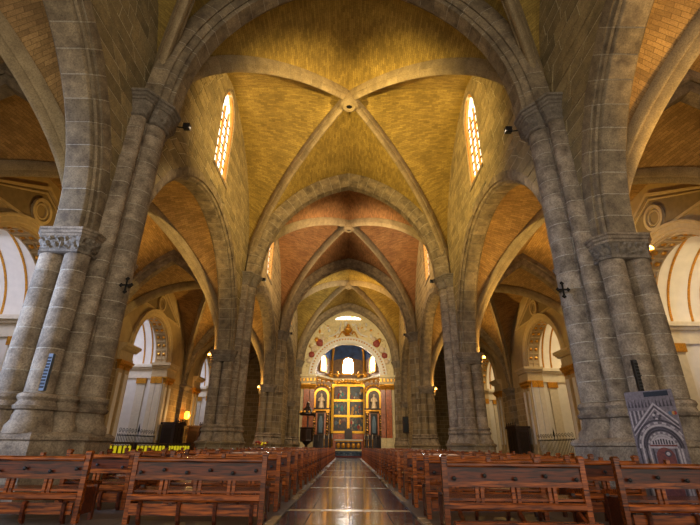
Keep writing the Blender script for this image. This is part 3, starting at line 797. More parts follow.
# ================================================================== pews
def build_pew(L, detail=2, kneeler='up'):
    """parts in local coordinates: x 0..L along the pew, back plane y=0 (we look at its rear), floor z=0"""
    parts = []
    def P(name, mb, mat='pew_wood', kids=(), **k): parts.append((name, mb.data(name, mat, **k), kids))
    post = lambda x0,x1: MB().prism([(x0,-.035),(x1,-.035),(x1,.045),(x0,.045)],0,.90).add(*loft([[(x0-d,-.035-d,z),(x1+d,-.035-d,z),(x1+d,.045+d,z),(x0-d,.045+d,z)] for z,d in ((.90,0),(.905,.008),(.93,.008),(.95,-.012))]))
    arm = lambda x: MB().prism([(.03,.55),(.40,.52),(.46,.50),(.46,.47),(.40,.47),(.03,.49)], x-.035, x+.035, 'x')
    sup = lambda x: MB().box(x-.025,x+.025,.36,.42,0,.48)
    endp = lambda x: MB().prism([(.03,.10),(.40,.10),(.42,.40),(.20,.44),(.03,.46)], x-.015, x+.015, 'x')
    for i, x in enumerate((.035, L-.035)):
        kids = (('armrest', arm(x).data('armrest','pew_wood')), ('arm_support', sup(x).data('arm_support','pew_dark')), ('end_panel', endp(x).data('end_panel','pew_dark'))) if detail else (('armrest', arm(x).data('armrest','pew_wood')),)
        P('end_post', post(x-.035,x+.035), 'pew_wood', kids)
    P('top_rail', MB().prism([(-.05,.80),(-.06,.82),(-.06,.845),(-.045,.865),(.05,.865),(.06,.845),(.05,.80)],.07,L-.07,'x'))
    P('upper_panel', MB().box(.07,L-.07,-.012,.018,.62,.80), 'pew_dark' if detail else 'pew_wood')
    P('mid_rail', MB().box(.07,L-.07,-.03,.035,.565,.635))
    P('lower_rail', MB().prism([(-.03,.29),(.035,.29),(.035,.385),(-.03,.385),(-.045,.36),(-.045,.31)],.07,L-.07,'x'))
    n = max(2, round(L/.5))
    for i in range(1,n):
        x = L*i/n
        for d in (-.035,.035): P('slot_bar', MB().box(x+d-.022,x+d+.022,-.02,.025,.385,.565), 'pew_wood')
    P('seat', MB().prism([(.0,.40),(.0,.43),(.42,.445),(.44,.43),(.42,.41)],.05,L-.05,'x'))
    if detail:
        m = max(2, round(L/.36))
        for i in range(m):
            x = .15+(L-.3)*i/(m-1); z = .70 if i%2 else .665
            k = MB().lathe([(0,0),(.012,0),(.012,.03),(.024,.035),(.028,.05),(.02,.062),(0,.066)],8)
            k.v = [(a+x, -.012-c, bb+z) for a,bb,c in k.v]; P('peg', k, 'black', smooth=True)
    if kneeler == 'up':
        P('kneeler_board', MB().prism([(-.075,.12),(-.045,.12),(-.045,.265),(-.075,.265)],.08,L-.08,'x'))
        for f in (.12,.40,.66,.92):
            x = L*f; P('kneeler_bracket', MB().prism([(-.03,.28),(-.10,.29),(-.13,.25),(-.12,.16),(-.10,.05),(-.06,0),(-.02,0),(-.05,.12)], x-.022, x+.022, 'x'), 'pew_dark')
    else:
        P('kneeler_board', MB().prism([(-.36,.17),(-.24,.17),(-.24,.205),(-.36,.205)],.06,L-.06,'x'))
        P('foot_rail', MB().box(.06,L-.06,-.03,.03,.06,.10))
        for f in (.1,.5,.9):
            x = L*f; P('kneeler_bracket', MB().prism([(-.03,.30),(-.02,.25),(-.24,.15),(-.30,0),(-.34,0),(-.34,.17),(-.24,.19)], x-.022, x+.022, 'x'), 'pew_dark')
    m = max(2, round(L/.75))
    for i in range(1,m):
        x = L*i/m; P('rail_knob', MB().box(x-.025,x+.025,-.03,.03,.865,.915), 'pew_wood')
    return parts
PEWLIB = {}
def place_pew(x, y, L, detail, kneeler, label, group):
    key = (round(L,2), detail, kneeler)
    if key not in PEWLIB: PEWLIB[key] = build_pew(L, detail, kneeler)
    r = thing('church_pew', (x,y,0), label, 'pew', group, world=False)
    for nm, me, kids in PEWLIB[key]:
        o = inst(nm, me, r)
        for kn, km in kids: inst(kn, km, o)
    return r
PITCH = 1.40
ORD = ['','second','third','fourth','fifth','sixth','seventh','eighth','ninth','tenth','eleventh']
for row in range(27):
    det = 2 if row < 4 else 0
    for side, e, y0 in ((-1, AL-.16, 7.0), (1, ARt+.16, 6.35)):
        y = y0+PITCH*row
        wh = 'pulpit side' if side < 0 else 'banner side'
        LA = 1.98 if side < 0 else 1.92
        kn = 'up' if side < 0 or row > 0 else 'down'
        x = e-LA if side < 0 else e
        if row == 0:
            lab = 'rearmost pew in view beside the marble aisle, %s, pegs on its slotted back' % wh; grp = None
        elif row == 26: lab = 'foremost pew beside the marble aisle, %s, closest to the altar' % wh; grp = None
        else:
            lab = ('%s pew from the rear beside the marble aisle, %s' % (ORD[row], wh)) if row < 11 else 'reddish brown pew beside the marble aisle between second pier and altar, %s' % wh
            grp = 'pews along the aisle, %s' % wh
        place_pew(x, y, LA, det, kn, lab, grp)
        # second block towards the piers
        xin = e+side*(LA+(.65 if side < 0 else .41)); lim = 7.2
        for yp in YP:
            if yp-1.45 < y+.75 and y-.4 < yp+1.45: lim = 4.92
        LB = min(2.2, lim-abs(xin))
        if LB < .6: continue
        xb = xin-LB if side < 0 else xin
        if row == 0: lab = 'rearmost pew in view standing between passage and front pier, %s' % wh; grp = None
        else:
            lab = ('%s pew from the rear in the outer block by the piers, %s' % (ORD[row], wh)) if row < 11 else 'reddish brown pew of the outer block between second pier and altar, %s' % wh
            grp = 'pews of the outer rows, %s' % wh
        place_pew(xb, y, LB, det, 'up', lab, grp)

# ================================================================== chancel and apse
simple('cream_stucco', '#d6c391', .55, var=.15, nscale=5, bump=.2)
simple('white_stucco', '#d9d2c2', .55, var=.1, nscale=6)
simple('orange_marble', '#b5622f', .25, var=.35, nscale=5)
simple('pink_marble', '#a96a4a', .25, var=.3, nscale=4)
simple('apse_wall', '#6f5030', .5, var=.35, nscale=3, bump=.3)
simple('blue_vault', '#1d3a66', .6, var=.5, nscale=2.2)
simple('dark_bronze', '#2a1c12', .4, .4, var=.4, nscale=9, bump=.3)
simple('red_figure', '#8c3b2b', .6, var=.4, nscale=7)
simple('pale_statue', '#cbb594', .5, var=.15, nscale=6)
simple('slate_blue', '#4f6475', .4, var=.3, nscale=8)
simple('carpet_red', '#5d1a14', .9)
def spiral_column(parent, x, y, z0, z1, r, name='twisted_column'):
    n = 26; v = []; k = 10
    loops = []
    for i in range(n+1):
        t = i/n; rr = r*(1+.14*sin(t*pi*12)); a = t*pi*6
        loops.append([(x+.18*r*cos(a)+rr*cos(2*pi*q/k), y+.18*r*sin(a)+rr*sin(2*pi*q/k), z0+(z1-z0)*t) for q in range(k)])
    vs, fs = loft(loops)
    fm = [1 if (i//k + (i%k)//2) % 3 == 0 else 0 for i in range(len(fs))]
    o = mesh(name, vs, fs, 'black', parent, mats=['dark_bronze','gilt','cream_stucco'], fm=fm); return o

YC = YP[4]+.62
# tympanum wall with the semicircular opening
CZ, CRI, CRO = 8.45, 3.72, 4.45
def solid_ch(z):
    w0 = XN+.1 if z < ZCAP_N else (arch_half(XN, 7.0, z-ZCAP_N) or 0)
    wi = 4.75 if z < 7.3 else (CRI if z < CZ else (arch_half(CRI,CRI,z-CZ) or 0))
    if w0 < .05: return []
    return [(-w0,-wi),(wi,w0)] if wi > .01 else [(-w0,w0)]
tw = MB()
for (z,t,a0,a1,b0,b1) in courses(solid_ch, 0, 16.9, .22): tw.prism([(a0,z),(a1,z),(b1,t),(b0,t)], YC, YC+.6, 'y')
TW = struct(tw.build('wall_chancel','cream_stucco'))
CA = thing_part('chancel_arch', TW)
arch_solid('archivolt', CA, arch_path(CRI,CRI,48), (0,YC-.05,CZ), (1,0,0), (0,1,0), [(-.12,.1),(-.2,.2),(-.2,.32),(-.12,.36),(-.12,.6),(-.2,.64),(-.2,.76),(.02,.76),(.5,.1),(.5,0),(-.05,0)], 'white_stucco')
for i in range(41):
    a = pi*i/40; MB().ball((4.20*cos(a),YC-.19,CZ+4.20*sin(a)),.10,6,4).build('gilt_bead','gilt',CA)
# relief ornaments of the tympanum
OR = thing_part('tympanum_relief', TW)
for s in (-1,1):
    shell = MB(); c = (s*1.9, 14.35)
    for k in range(9):   # fluted quarter shell
        a0 = pi+ (k/9)*pi*.5 if s > 0 else pi*1.5+(k/9)*pi*.5
        a1 = a0+pi*.5/9*.85; R0 = 1.25
        shell.prism([(c[0]+s*.4,c[1]),(c[0]+s*.4+R0*cos(a0),c[1]+R0*sin(a0)),(c[0]+s*.4+R0*cos(a1),c[1]+R0*sin(a1))], YC-.12-.03*(k%2), YC+.05, 'y')
    shell.build('shell','cream_stucco',OR)
    ring = [(c[0]+s*.4+1.36*cos(a), c[1]+1.36*sin(a)) for a in [(pi+i/10*pi*.5) if s > 0 else (pi*1.5+i/10*pi*.5) for i in range(11)]]
    MB().tube([(x,YC-.12,z) for x,z in ring],.11,6).build('shell_rim','white_stucco',OR,smooth=True)
    for k,(x,z,r,m) in enumerate(((3.35,12.2,.42,'red_figure'),(3.0,12.75,.26,'pale_statue'),(3.95,11.5,.4,'pale_statue'),(4.25,10.8,.34,'red_figure'),(4.5,10.1,.3,'pale_statue'),(3.7,12.55,.25,'gilt'),(4.2,11.9,.28,'cream_stucco'))):
        b = MB().ball((s*x,YC-.1,z),r,10,7,1,.5,1.1)
        b.v = [(p[0]+.12*noise.noise(V(p)*4), p[1], p[2]+.12*noise.noise(V(p)*4+V((9,0,0)))) for p in b.v]; b.build('relief_figure',m,OR,smooth=True)
rd = random.Random(11)
for m_,n_ in (('cream_stucco',70),('white_stucco',50),('gilt',34)):
    fo = MB()
    for q in range(n_):
        a = rd.uniform(.12,pi-.12); rr = rd.uniform(4.75,6.6); x, z = rr*cos(a), CZ+rr*sin(a)
        w0 = arch_half(TR_A,TR_R,z-ZCAP_N) if z > ZCAP_N else 5.0
        if w0 is None or abs(x) > w0-.15 or z > 14.7: continue
        fo.ball((x,YC-.05,z),rd.uniform(.1,.22),6,4,rd.uniform(.6,1.4),.7,rd.uniform(.6,1.4))
    fo.build('stucco_foliage',m_,OR,smooth=True)
urn = MB().lathe([(0,0),(.3,0),(.22,.12),(.12,.25),(.42,.5),(.5,.75),(.3,.95),(.34,1.02),(.12,1.12),(.2,1.3),(0,1.45)],14,(0,YC-.25,13.05))
urn.build('urn','gilt',OR,smooth=True)
for s in (-1,1): MB().tube([(s*(.4+.9*t), YC-.12, 13.25+.35*sin(t*pi*1.6)-.15*t) for t in [i/8 for i in range(9)]],[.14-.012*i for i in range(9)],6).build('scroll','gilt',OR,smooth=True)
WT = struct(MB().prism([(h,15.05+z) for h,z,_,_ in arch_path(1.55,.42,14)],YC-.04,YC+.02,'y').build('window_7','stained_glass'))
# marble pilasters and entablature carrying the arch
for s in (-1,1):
    PT = thing_part('marble_pilasters', TW)
    for x, w, y, m in ((3.98,.24,YC-.15,'pink_marble'),(4.6,.3,YC-.42,'orange_marble'),(5.1,.14,YC-.3,'cream_stucco')):
        MB().box(s*x-w,s*x+w,y,YC+.3,1.9,6.9).build('shaft',m,PT)
        MB().box(s*x-w-.06,s*x+w+.06,y-.06,YC+.3,.6,1.9).build('pedestal','cream_stucco',PT)
        c = MB(); v,f = loft([[(s*x-w-d,y-d,z),(s*x+w+d,y-d,z),(s*x+w+d,YC+.3,z),(s*x-w-d,YC+.3,z)] for z,d in ((6.9,0),(7.0,.02),(7.2,.06),(7.4,.16),(7.5,.16))]); c.add(v,f)
        for q in (-1,0,1): c.ball((s*x+q*w*.7,y-.08,7.15),.12,6,4)
        c.build('capital','gilt',PT)
    e = MB()
    for z0,z1,p in ((7.5,7.7,.1),(7.7,8.05,.05),(8.05,8.2,.2),(8.2,8.45,.36)): e.box(*sorted((s*3.6,s*5.5)),YC-.5-p,YC+.3,z0,z1)
    e.build('entablature','cream_stucco',PT)
    for k in range(5): MB().box(s*(3.7+.4*k)-.08,s*(3.7+.4*k)+.08,YC-.82,YC-.5,7.72,8.05).build('gilt_bracket','gilt',PT)

# apse polygon
AP = [(-5.5,50.3),(-5.4,57.5),(-2.35,63.0),(2.35,63.0),(5.4,57.5),(5.5,50.3)]
for i in range(5):
    (xa,ya),(xb,yb) = AP[i],AP[i+1]; d = V((xb-xa,yb-ya)).normalized(); n = V((-d.y,d.x))*.5
    WA = struct(MB().prism([(xa,ya),(xb,yb),(xb+n.x,yb+n.y),(xa+n.x,ya+n.y)],0,16.5).build('wall_apse','apse_wall'))
KEY = V((0,56.5,18.0)); ZR = 12.5
def apse_rib(p, z0, n=16):
    P = V((p[0],p[1],0)); K = V((KEY.x,KEY.y,0)); out = []
    for i in range(n+1):
        t = i/n*pi/2; q = P.lerp(K, 1-cos(t)); out.append(V((q.x,q.y,z0+(KEY.z-z0)*sin(t))))
    return out
CV = struct(thing('ceiling_apse', (0,56.5,ZR), None, None))
for i in range(5):
    A_, B_ = apse_rib(AP[i],ZR), apse_rib(AP[i+1],ZR); vs = []; fs = []
    for a,b in zip(A_,B_):
        for j in range(7):
            t = j/6; p = a.lerp(b,t); vs.append(p+V((0,0,.5*sin(pi*t)*(1-(a.z-ZR)/6))))
    for k in range(len(A_)-1):
        for j in range(6): fs.append((k*7+j,k*7+j+1,(k+1)*7+j+1,(k+1)*7+j))
    mesh('web',vs,fs,'blue_vault',CV,smooth='all',recalc=False)
for i in range(1,5):
    p = V((*AP[i],0)); c = V((0,57,0)); p = p+(c-p).normalized()*.15
    MB().tube([(p.x,p.y,9.9)]+[tuple(q-V((0,0,.12))) for q in apse_rib((p.x,p.y),ZR,18)],.17,8).build('gilt_rib','gilt',CV,smooth=True)
# windows of the apse
glass_mat('apse_glass','#ffffff','#ffe6c4',50,3)
glass_mat('apse_glass_blue','#f2fbff','#8fc4e0',14,3)
glass_mat('apse_glass_green','#eefaf0','#5fc0a8',16,3)
def wall_window(num, c, rz, hw, z0, zs, r, mat):
    outer = [(h,zs+z) for h,z,_,_ in arch_path(hw,r,12)]+[(hw,z0),(-hw,z0)]
    Wd = struct(MB().prism(outer,-.05,0,'y').move((c[0],c[1],0),rz).build('window_%d' % num,mat))
    inn = offset_poly(outer,.22); fr = MB(); n = len(outer)
    for i in range(n): fr.prism([outer[i],outer[(i+1)%n],inn[(i+1)%n],inn[i]],-.22,0,'y')
    fr.move((c[0],c[1],0),rz).build('window_frame','gilt',Wd)
    MB().box(-.04,.04,-.08,-.04,z0,zs+r*.8).move((c[0],c[1],0),rz).build('mullion','tracery',Wd)
    for k in (.3,.6): MB().box(-hw,hw,-.08,-.04,z0+(zs-z0)*k,z0+(zs-z0)*k+.06).move((c[0],c[1],0),rz).build('glazing_bar','tracery',Wd)
    return Wd
wall_window(8,(0,62.98),0,.68,10.75,12.2,.7,'apse_glass')
an = atan2(63.0-57.5, 5.4-2.35)
wall_window(9,(-3.6,60.72),an,.55,10.8,12.2,.6,'apse_glass_blue')
wall_window(10,(3.6,60.72),-an,.55,10.8,12.2,.6,'apse_glass_green')
# gilded entablature with brackets and angels round the apse
EN = thing_part('gilded_cornice', WA)
for i in range(5):
    (xa,ya),(xb,yb) = AP[i],AP[i+1]; d = V((xb-xa,yb-ya)).normalized(); n = V((d.y,-d.x)); L = V((xb-xa,yb-ya)).length
    for z0,z1,p,m in ((8.8,9.05,.25,'gilt'),(9.05,9.5,.15,'cream_stucco'),(9.5,9.7,.4,'gilt'),(9.7,9.95,.6,'cream_stucco')):
        q = n*p; MB().prism([(xa,ya),(xb,yb),(xb+q.x,yb+q.y),(xa+q.x,ya+q.y)],z0,z1).build('cornice_band',m,EN)
    k = int(L/.55)
    for j in range(k):
        c = V((xa,ya)).lerp(V((xb,yb)),(j+.5)/k)+n*.34
        MB().ball((c.x,c.y,9.28),.17,7,5,1,1,1.3).build('gilt_bracket','gilt' if j%2 else 'pale_statue',EN,smooth=True)
for x in (-2.5,-1.5,1.5,2.5):
    b = MB().ball((x,61.9,10.3),.24,8,6,1,.8,1.4).ball((x,61.85,10.75),.15,8,6)
    for s in (-1,1): b.ball((x+s*.3,61.95,10.45),.2,7,4,1,.4,.6)
    b.build('cherub','gilt',EN,smooth=True)

# raised floor, steps
ST = thing('altar_steps', (0,48.6,0), 'dark stone steps with a strip of red carpet before the altar', 'steps')
for k in range(4): MB().box(-4.6,4.6,46.9+.42*k,50.2,.15*k,.15*(k+1)).build('step','marble_dark',ST)
MB().box(-1.5,1.5,46.88,46.9,.02,.14).build('carpet','carpet_red',ST)
struct(MB().box(-5.5,5.5,50.2,63,.0,.6).build('floor_chancel','marble_dark'))
# great altarpiece of six paintings
def painting_mat(name, seed, cols):
    m, nt, b = new_mat(name); N = nt.nodes; L = nt.links
    geo = N.new('ShaderNodeNewGeometry'); ad = N.new('ShaderNodeVectorMath'); ad.operation = 'ADD'; ad.inputs[1].default_value = (seed*7.3,seed*3.1,seed*1.7)
    L.new(geo.outputs['Position'], ad.inputs[0])
    n = N.new('ShaderNodeTexNoise'); n.inputs['Scale'].default_value = 1.7; n.inputs['Detail'].default_value = 3; n.inputs['Distortion'].default_value = 1.2; L.new(ad.outputs[0], n.inputs['Vector'])
    r = N.new('ShaderNodeValToRGB'); r.color_ramp.interpolation = 'EASE'; e = r.color_ramp.elements
    e[0].position = .3; e[0].color = lin(cols[0]); e[1].position = .72; e[1].color = lin(cols[-1])
    for i,c in enumerate(cols[1:-1]): x = e.new(.36+.33*i/max(1,len(cols)-3)); x.color = lin(c)
    L.new(n.outputs['Fac'], r.inputs[0]); L.new(r.outputs[0], b.inputs['Base Color']); b.inputs['Roughness'].default_value = .35
cols = ['#0d1413','#2c1e15','#5a2219','#1b332f','#7a5a35','#141d28']
for k in range(6): random.Random(k).shuffle(cols); painting_mat('painting_%d' % k, k+1, list(cols))
simple('print_dark','#40373a',.55,var=.4,nscale=30); simple('print_brown','#6f3422',.5,var=.4,nscale=26)
simple('robe_red','#9c2a1d',.6); simple('robe_teal','#3b8480',.6); simple('robe_ochre','#c08a3c',.6); simple('robe_pale','#c9b69a',.6)
ALT = thing('gilded_altarpiece', (0,61.7,2.8), 'tall gilded altarpiece framing six painted panels in two columns', 'altarpiece')
ax0, aw, az0, az1 = .12, 2.2, 2.8, 8.9
MB().box(ax0-aw,ax0+aw,61.8,62.0,az0,az1).build('back_board','dark_wood',ALT)
fr = MB()
for x in (-aw,0,aw): fr.box(ax0+x-.17,ax0+x+.17,61.55,61.85,az0,az1)
for k in range(4): fr.box(ax0-aw-.17,ax0+aw+.17,61.52,61.84,az0+(az1-az0)*k/3-.15,az0+(az1-az0)*k/3+.15)
fr.build('frame','gold',ALT)
for r in range(3):
    for c in range(2):
        x0 = ax0-aw+.17+c*aw; z0 = az0+(az1-az0)*r/3+.15; w = aw-.34; h = (az1-az0)/3-.3
        pn = MB().box(x0,x0+w,61.72,61.8,z0,z0+h).build('painted_panel','painting_%d' % (r*2+c),ALT)
        rd = random.Random(r*5+c)
        for q in range(9):   # painted figures, kept flat on the panel
            x = x0+w*rd.uniform(.12,.88); zz = z0+h*rd.uniform(.15,.7); rr = rd.uniform(.09,.2); e_ = rd.uniform(.9,1.9)
            MB().prism([(max(x0+.01,min(x0+w-.01,x+rr*cos(a))),max(z0+.01,min(z0+h-.01,zz+rr*e_*sin(a)))) for a in [2*pi*i/9+.3*q for i in range(9)]],61.712-.001*q,61.722,'y').build('painted_figure',rd.choice(['robe_red','robe_teal','robe_ochre','robe_pale','print_dark','slate_blue','print_brown']),pn)
for s in (-1,1):   # gilt scrolls either side, and crest on top
    b = MB()
    for k in range(12): b.ball((ax0+s*(aw+.42+.12*(k%2)),61.7,az0+.3+.5*k),.24,7,5,1,.6,1)
    b.build('side_scrollwork','gilt',ALT,smooth=True)
cr = MB()
for k in range(9): cr.ball((ax0-1.8+.45*k,61.7,az1+.35+.25*sin(pi*k/8)),.26,7,5,1,.6,1.1)
cr.build('crest','gilt',ALT,smooth=True)
# marble panel and throne below
MB().box(-1.95,2.2,61.6,62.2,.6,2.6).build('marble_base','orange_marble',ALT)
TH = thing('bishop_throne', (.15,60.6,.6), 'dark carved high backed chair below the altarpiece', 'chair')
MB().box(-.3,.6,60.3,60.9,.6,1.2).build('seat','dark_wood',TH)
MB().prism([(-.35,.6),(.65,.6),(.65,2.9),(.4,3.15),(.15,3.3),(-.1,3.15),(-.35,2.9)],60.9,61.05,'y').build('backrest','dark_wood',TH)
for s in (-1,1): MB().box(.15+s*.48-.06,.15+s*.48+.06,60.3,60.95,.6,1.6).build('armrest','dark_wood',TH)
# side niches with statues
for s in (-1,1):
    NI = thing('statue_niche', (s*3.55,59.2,.6), 'gilded niche with pale standing statue and black twisted columns %s of altarpiece' % ('on the pulpit side' if s < 0 else 'opposite the pulpit'), 'niche')
    X = s*3.40; Yf = 57.6
    MB().box(X-1.15,X+1.15,Yf+.35,Yf+.9,.6,8.8).build('niche_body','apse_wall',NI)
    MB().box(X-1.25,X+1.25,Yf-.1,Yf+.9,.6,2.3).build('plinth','dark_bronze',NI)
    dr = MB().box(X-.42,X+.42,Yf+.22,Yf+.36,2.4,4.9).build('niche_door','black',NI)
    MB().prism([(X-.22,2.6),(X+.22,2.6),(X+.26,3.8),(X+.12,4.6),(X-.12,4.6),(X-.26,3.8)],Yf+.12,Yf+.24,'y').build('door_figure','slate_blue',dr)
    for x in (X-.85,X+.85): 
        spiral_column(NI, x, Yf+.15, 2.3, 4.95, .17); MB().box(x-.2,x+.2,Yf-.05,Yf+.35,4.95,5.2).build('column_capital','gilt',NI)
    for x in (X-.55,X+.55): MB().box(x-.09,x+.09,Yf+.15,Yf+.36,2.4,4.95).build('strip','pink_marble',NI)
    for z0,z1,p,m in ((5.2,5.4,.1,'gilt'),(5.4,5.55,.25,'dark_bronze')): MB().box(X-1.15-p*.3,X+1.15+p*.3,Yf-p,Yf+.5,z0,z1).build('cornice',m,NI)
    v,f = sweep_geo(arch_path(.72,.72,18),(X,Yf+.2,7.05),(1,0,0),(0,1,0),[(-.15,0),(-.15,.3),(.2,.3),(.2,0)]); mesh('niche_arch',v,f,'gilt',NI,smooth=True)
    for q in (-1,1): MB().box(X+q*.72-(.0 if q > 0 else .3),X+q*.72+(.3 if q > 0 else 0),Yf+.05,Yf+.4,5.55,7.05).build('jamb','gilt',NI)
    MB().prism([(X+h,7.05+z) for h,z,_,_ in arch_path(.72,.72,18)]+[(X+.72,5.55),(X-.72,5.55)],Yf+.32,Yf+.36,'y').build('niche_back','dark_bronze',NI)
    st = MB().lathe([(0,0),(.36,0),(.34,.2),(.26,.7),(.30,1.05),(.24,1.3),(.10,1.42),(.09,1.48),(.13,1.55),(.14,1.66),(.09,1.78),(0,1.8)],12,(X,Yf+.1,5.55))
    for q in (-1,1): st.tube([(X+q*.26,Yf+.05,6.75),(X+q*.38,Yf-.05,6.45),(X+q*.14,Yf-.2,6.35)],[.09,.08,.06],6)
    st.build('statue','pale_statue',NI,smooth=True)
    pd = MB()
    for k in range(9): a = pi*k/8; pd.ball((X+1.05*cos(a),Yf+.1,7.7+.75*sin(a)),.2,7,5)
    pd.build('pediment_scrolls','gilt',NI,smooth=True)
    # stalls
    CS = thing('choir_stall', (s*3.7,55.5,.6), 'dark carved choir stalls %s' % ('behind the pulpit' if s < 0 else 'opposite the pulpit'), 'choir stall')
    MB().box(*sorted((s*2.3,s*5.2)),55.2,55.4,.6,1.9).build('backrest','dark_wood',CS)
    MB().box(*sorted((s*2.3,s*5.2)),54.6,55.2,.6,1.1).build('seat','dark_wood',CS)
    for k in range(6): MB().prism([(54.55,.6),(55.3,.6),(55.3,2.1),(55.1,2.2),(54.7,1.5)],s*(2.3+.58*k)-.04,s*(2.3+.58*k)+.04,'x').build('divider','dark_wood',CS)
# high altar
HA = thing('high_altar', (.15,50.6,.6), 'altar table with gilded carved front on the steps', 'altar')
MB().box(-1.25,1.55,50.5,51.4,.6,1.62).build('altar_body','dark_wood',HA)
MB().box(-1.4,1.7,50.35,51.5,1.62,1.74).build('altar_top','white_stucco',HA)
for k in range(5): MB().ball((-.95+.55*k,50.46,1.12),.22,8,5,1,.4,1.3).build('gilt_ornament','gilt',HA,smooth=True)
for z in (.66,1.52): MB().box(-1.25,1.55,50.44,50.5,z,z+.09).build('gilt_band','gilt',HA)
MB().box(-1.6,1.9,50.0,50.3,.6,.72).build('footpace','cream_stucco',HA)
for i,x in enumerate((-2.6,-2.1,-1.7,2.0,2.4,2.9)):
    cs = thing('tall_candlestick', (x,52.2,.6), 'slender dark gilded candlestick standing beside the high altar', 'candlestick', 'candlesticks beside the altar')
    MB().lathe([(0,0),(.16,0),(.14,.06),(.04,.12),(.03,.5),(.06,.56),(.03,.62),(.03,1.1),(.09,1.16),(.09,1.2),(0,1.2)],10,(x,52.2,.6)).build('stick','gilt',cs,smooth=True)
    MB().lathe([(0,0),(.035,0),(.035,.5),(0,.5)],8,(x,52.2,1.8)).build('candle','white_stucco',cs)
# pulpit with sounding board
PU = thing('pulpit', (-4.05,46.0,0), 'dark carved pulpit with a crowned sounding board against the chancel pier', 'pulpit')
MB().lathe([(.0,0),(.45,0),(.4,.1),(.16,.3),(.14,1.1),(.5,1.45),(.0,1.45)],8,(-4.05,46,0)).build('stem','dark_bronze',PU)
bd = MB().lathe([(0,1.42),(.6,1.42),(.68,1.52),(.66,1.6),(.66,2.6),(.74,2.68),(.74,2.76),(.6,2.76),(.58,1.7),(0,1.7)],8,(-4.05,46,0)).build('pulpit_body','dark_wood',PU)
for k in range(8):
    a = 2*pi*(k+.5)/8; MB().box(-.16,.16,-.02,.02,1.75,2.5).move((-4.05+.63*cos(a),46+.63*sin(a),0),a+pi/2).build('carved_panel','dark_bronze',PU)
MB().box(-4.13,-3.97,46.55,46.7,1.5,4.3).build('back_post','dark_wood',PU)
MB().lathe([(0,3.9),(.75,3.9),(.82,4.0),(.8,4.12),(.5,4.3),(.42,4.55),(.2,4.75),(.14,4.95),(.18,5.05),(.06,5.25),(0,5.3)],10,(-4.05,46,0)).build('sounding_board','dark_bronze',PU,smooth=True)
for k in range(10): a = 2*pi*k/10; MB().ball((-4.05+.72*cos(a),46+.72*sin(a),4.2),.1,6,4,1,1,1.5).build('crown_leaf','gilt',PU)
# painting on the chancel pier
PA = thing('small_painting', (6.35,47.85,2.4), 'small dark framed painting hung on the pier opposite the pulpit', 'painting')
MB().box(5.85,6.9,47.86,47.96,2.4,4.0).build('frame','dark_wood',PA)
MB().box(5.95,6.8,47.84,47.87,2.5,3.9).build('canvas','painting_3',PA)

# ================================================================== lamps of the place and added fill lights
simple('bulb_warm', '#ffb14a', .4, emis='#ffb040', es=14)
simple('bulb_orange', '#ff9020', .4, emis='#ff8a18', es=10)
PIERWORD = ['','front pier','second pier','third pier','chancel pier']
WARM = (1.0,.70,.30); WARMW = (1.0,.80,.55)
def floodlight(sx, b, up, e_up, e_dn, col=WARM, ang=75):
    x, y, z = sx*4.98, YP[b]+.72, 9.97
    F = thing('floodlight', (x,y,z), 'small dark floodlight on the nave capital of the %s, %s' % (PIERWORD[b], WITH[sx]), 'floodlight')
    MB().box(x-.10,x+.10,y-.06,y+.10,z+.03,z+.20).build('lamp_housing','black',F)
    MB().tube([(x+sx*.30,y-.12,z+.0),(x,y,z+.04)],.02,6).build('bracket','iron',F)
    light('SPOT','floodlight_beam',(x,y+.02,z+.32),e_up,col,.12,up,ang,1.0)
    if e_dn: light('SPOT','nave_fill_beam',(x-sx*.12,y,z+.1),e_dn,WARMW,.15,(sx*1.5,YP[b]+9,1.0),125,.9)  # added fill spot, brightens the pews and the piers ahead
floodlight(-1,1,( 5.2,18.6,14.8),7000,500,(1,.735,.26),66); floodlight(1,1,(-5.2,18.6,14.8),6000,500,(1,.735,.30),66)
floodlight(-1,2,( 5.2,30.5,15.3),5500,1300,(1,.74,.44),56); floodlight(1,2,(-5.2,30.5,15.3),5500,1300,(1,.74,.44),56)
floodlight(-1,3,( 5.2,43.0,15.5),5000,1300,(1,.68,.28),60); floodlight(1,3,(-5.2,43.0,15.5),3600,1300,(1,.86,.62),60)
def aisle_lamp(sx, b, energy):
    x, y, z = sx*(XA+.32), YP[b]-.78, 5.2
    F = thing('bracket_lamp', (x,y,z), 'glowing bracket lamp on the aisle capital of the %s, %s' % (PIERWORD[b], WITH[sx]), 'lamp')
    MB().tube([(sx*(XA+.0),y+.1,z-.05),(x,y,z-.12),(x,y,z)],.018,6).build('bracket','gilt',F)
    MB().lathe([(0,0),(.05,0),(.09,.05),(.10,.09),(0,.09)],10,(x,y,z-.02)).build('cup','gilt',F)
    MB().ball((x,y,z+.13),.065,8,6).build('bulb','bulb_warm',F,smooth=True)
    light('POINT','bracket_lamp_glow',(x,y-.02,z+.30),energy*.18,(1.0,.58,.16),.06)
    light('SPOT','bracket_lamp_beam',(x+sx*.08,y-.12,z+.26),energy*3.2,(1.0,.62,.17),.08,(sx*9.6,YP[b]-5.0,10.4),92,.8)
for sx in (-1,1):
    
    if sx > 0: aisle_lamp(sx,1,420)
    aisle_lamp(sx,2,420 if sx > 0 else 240); aisle_lamp(sx,3,300)
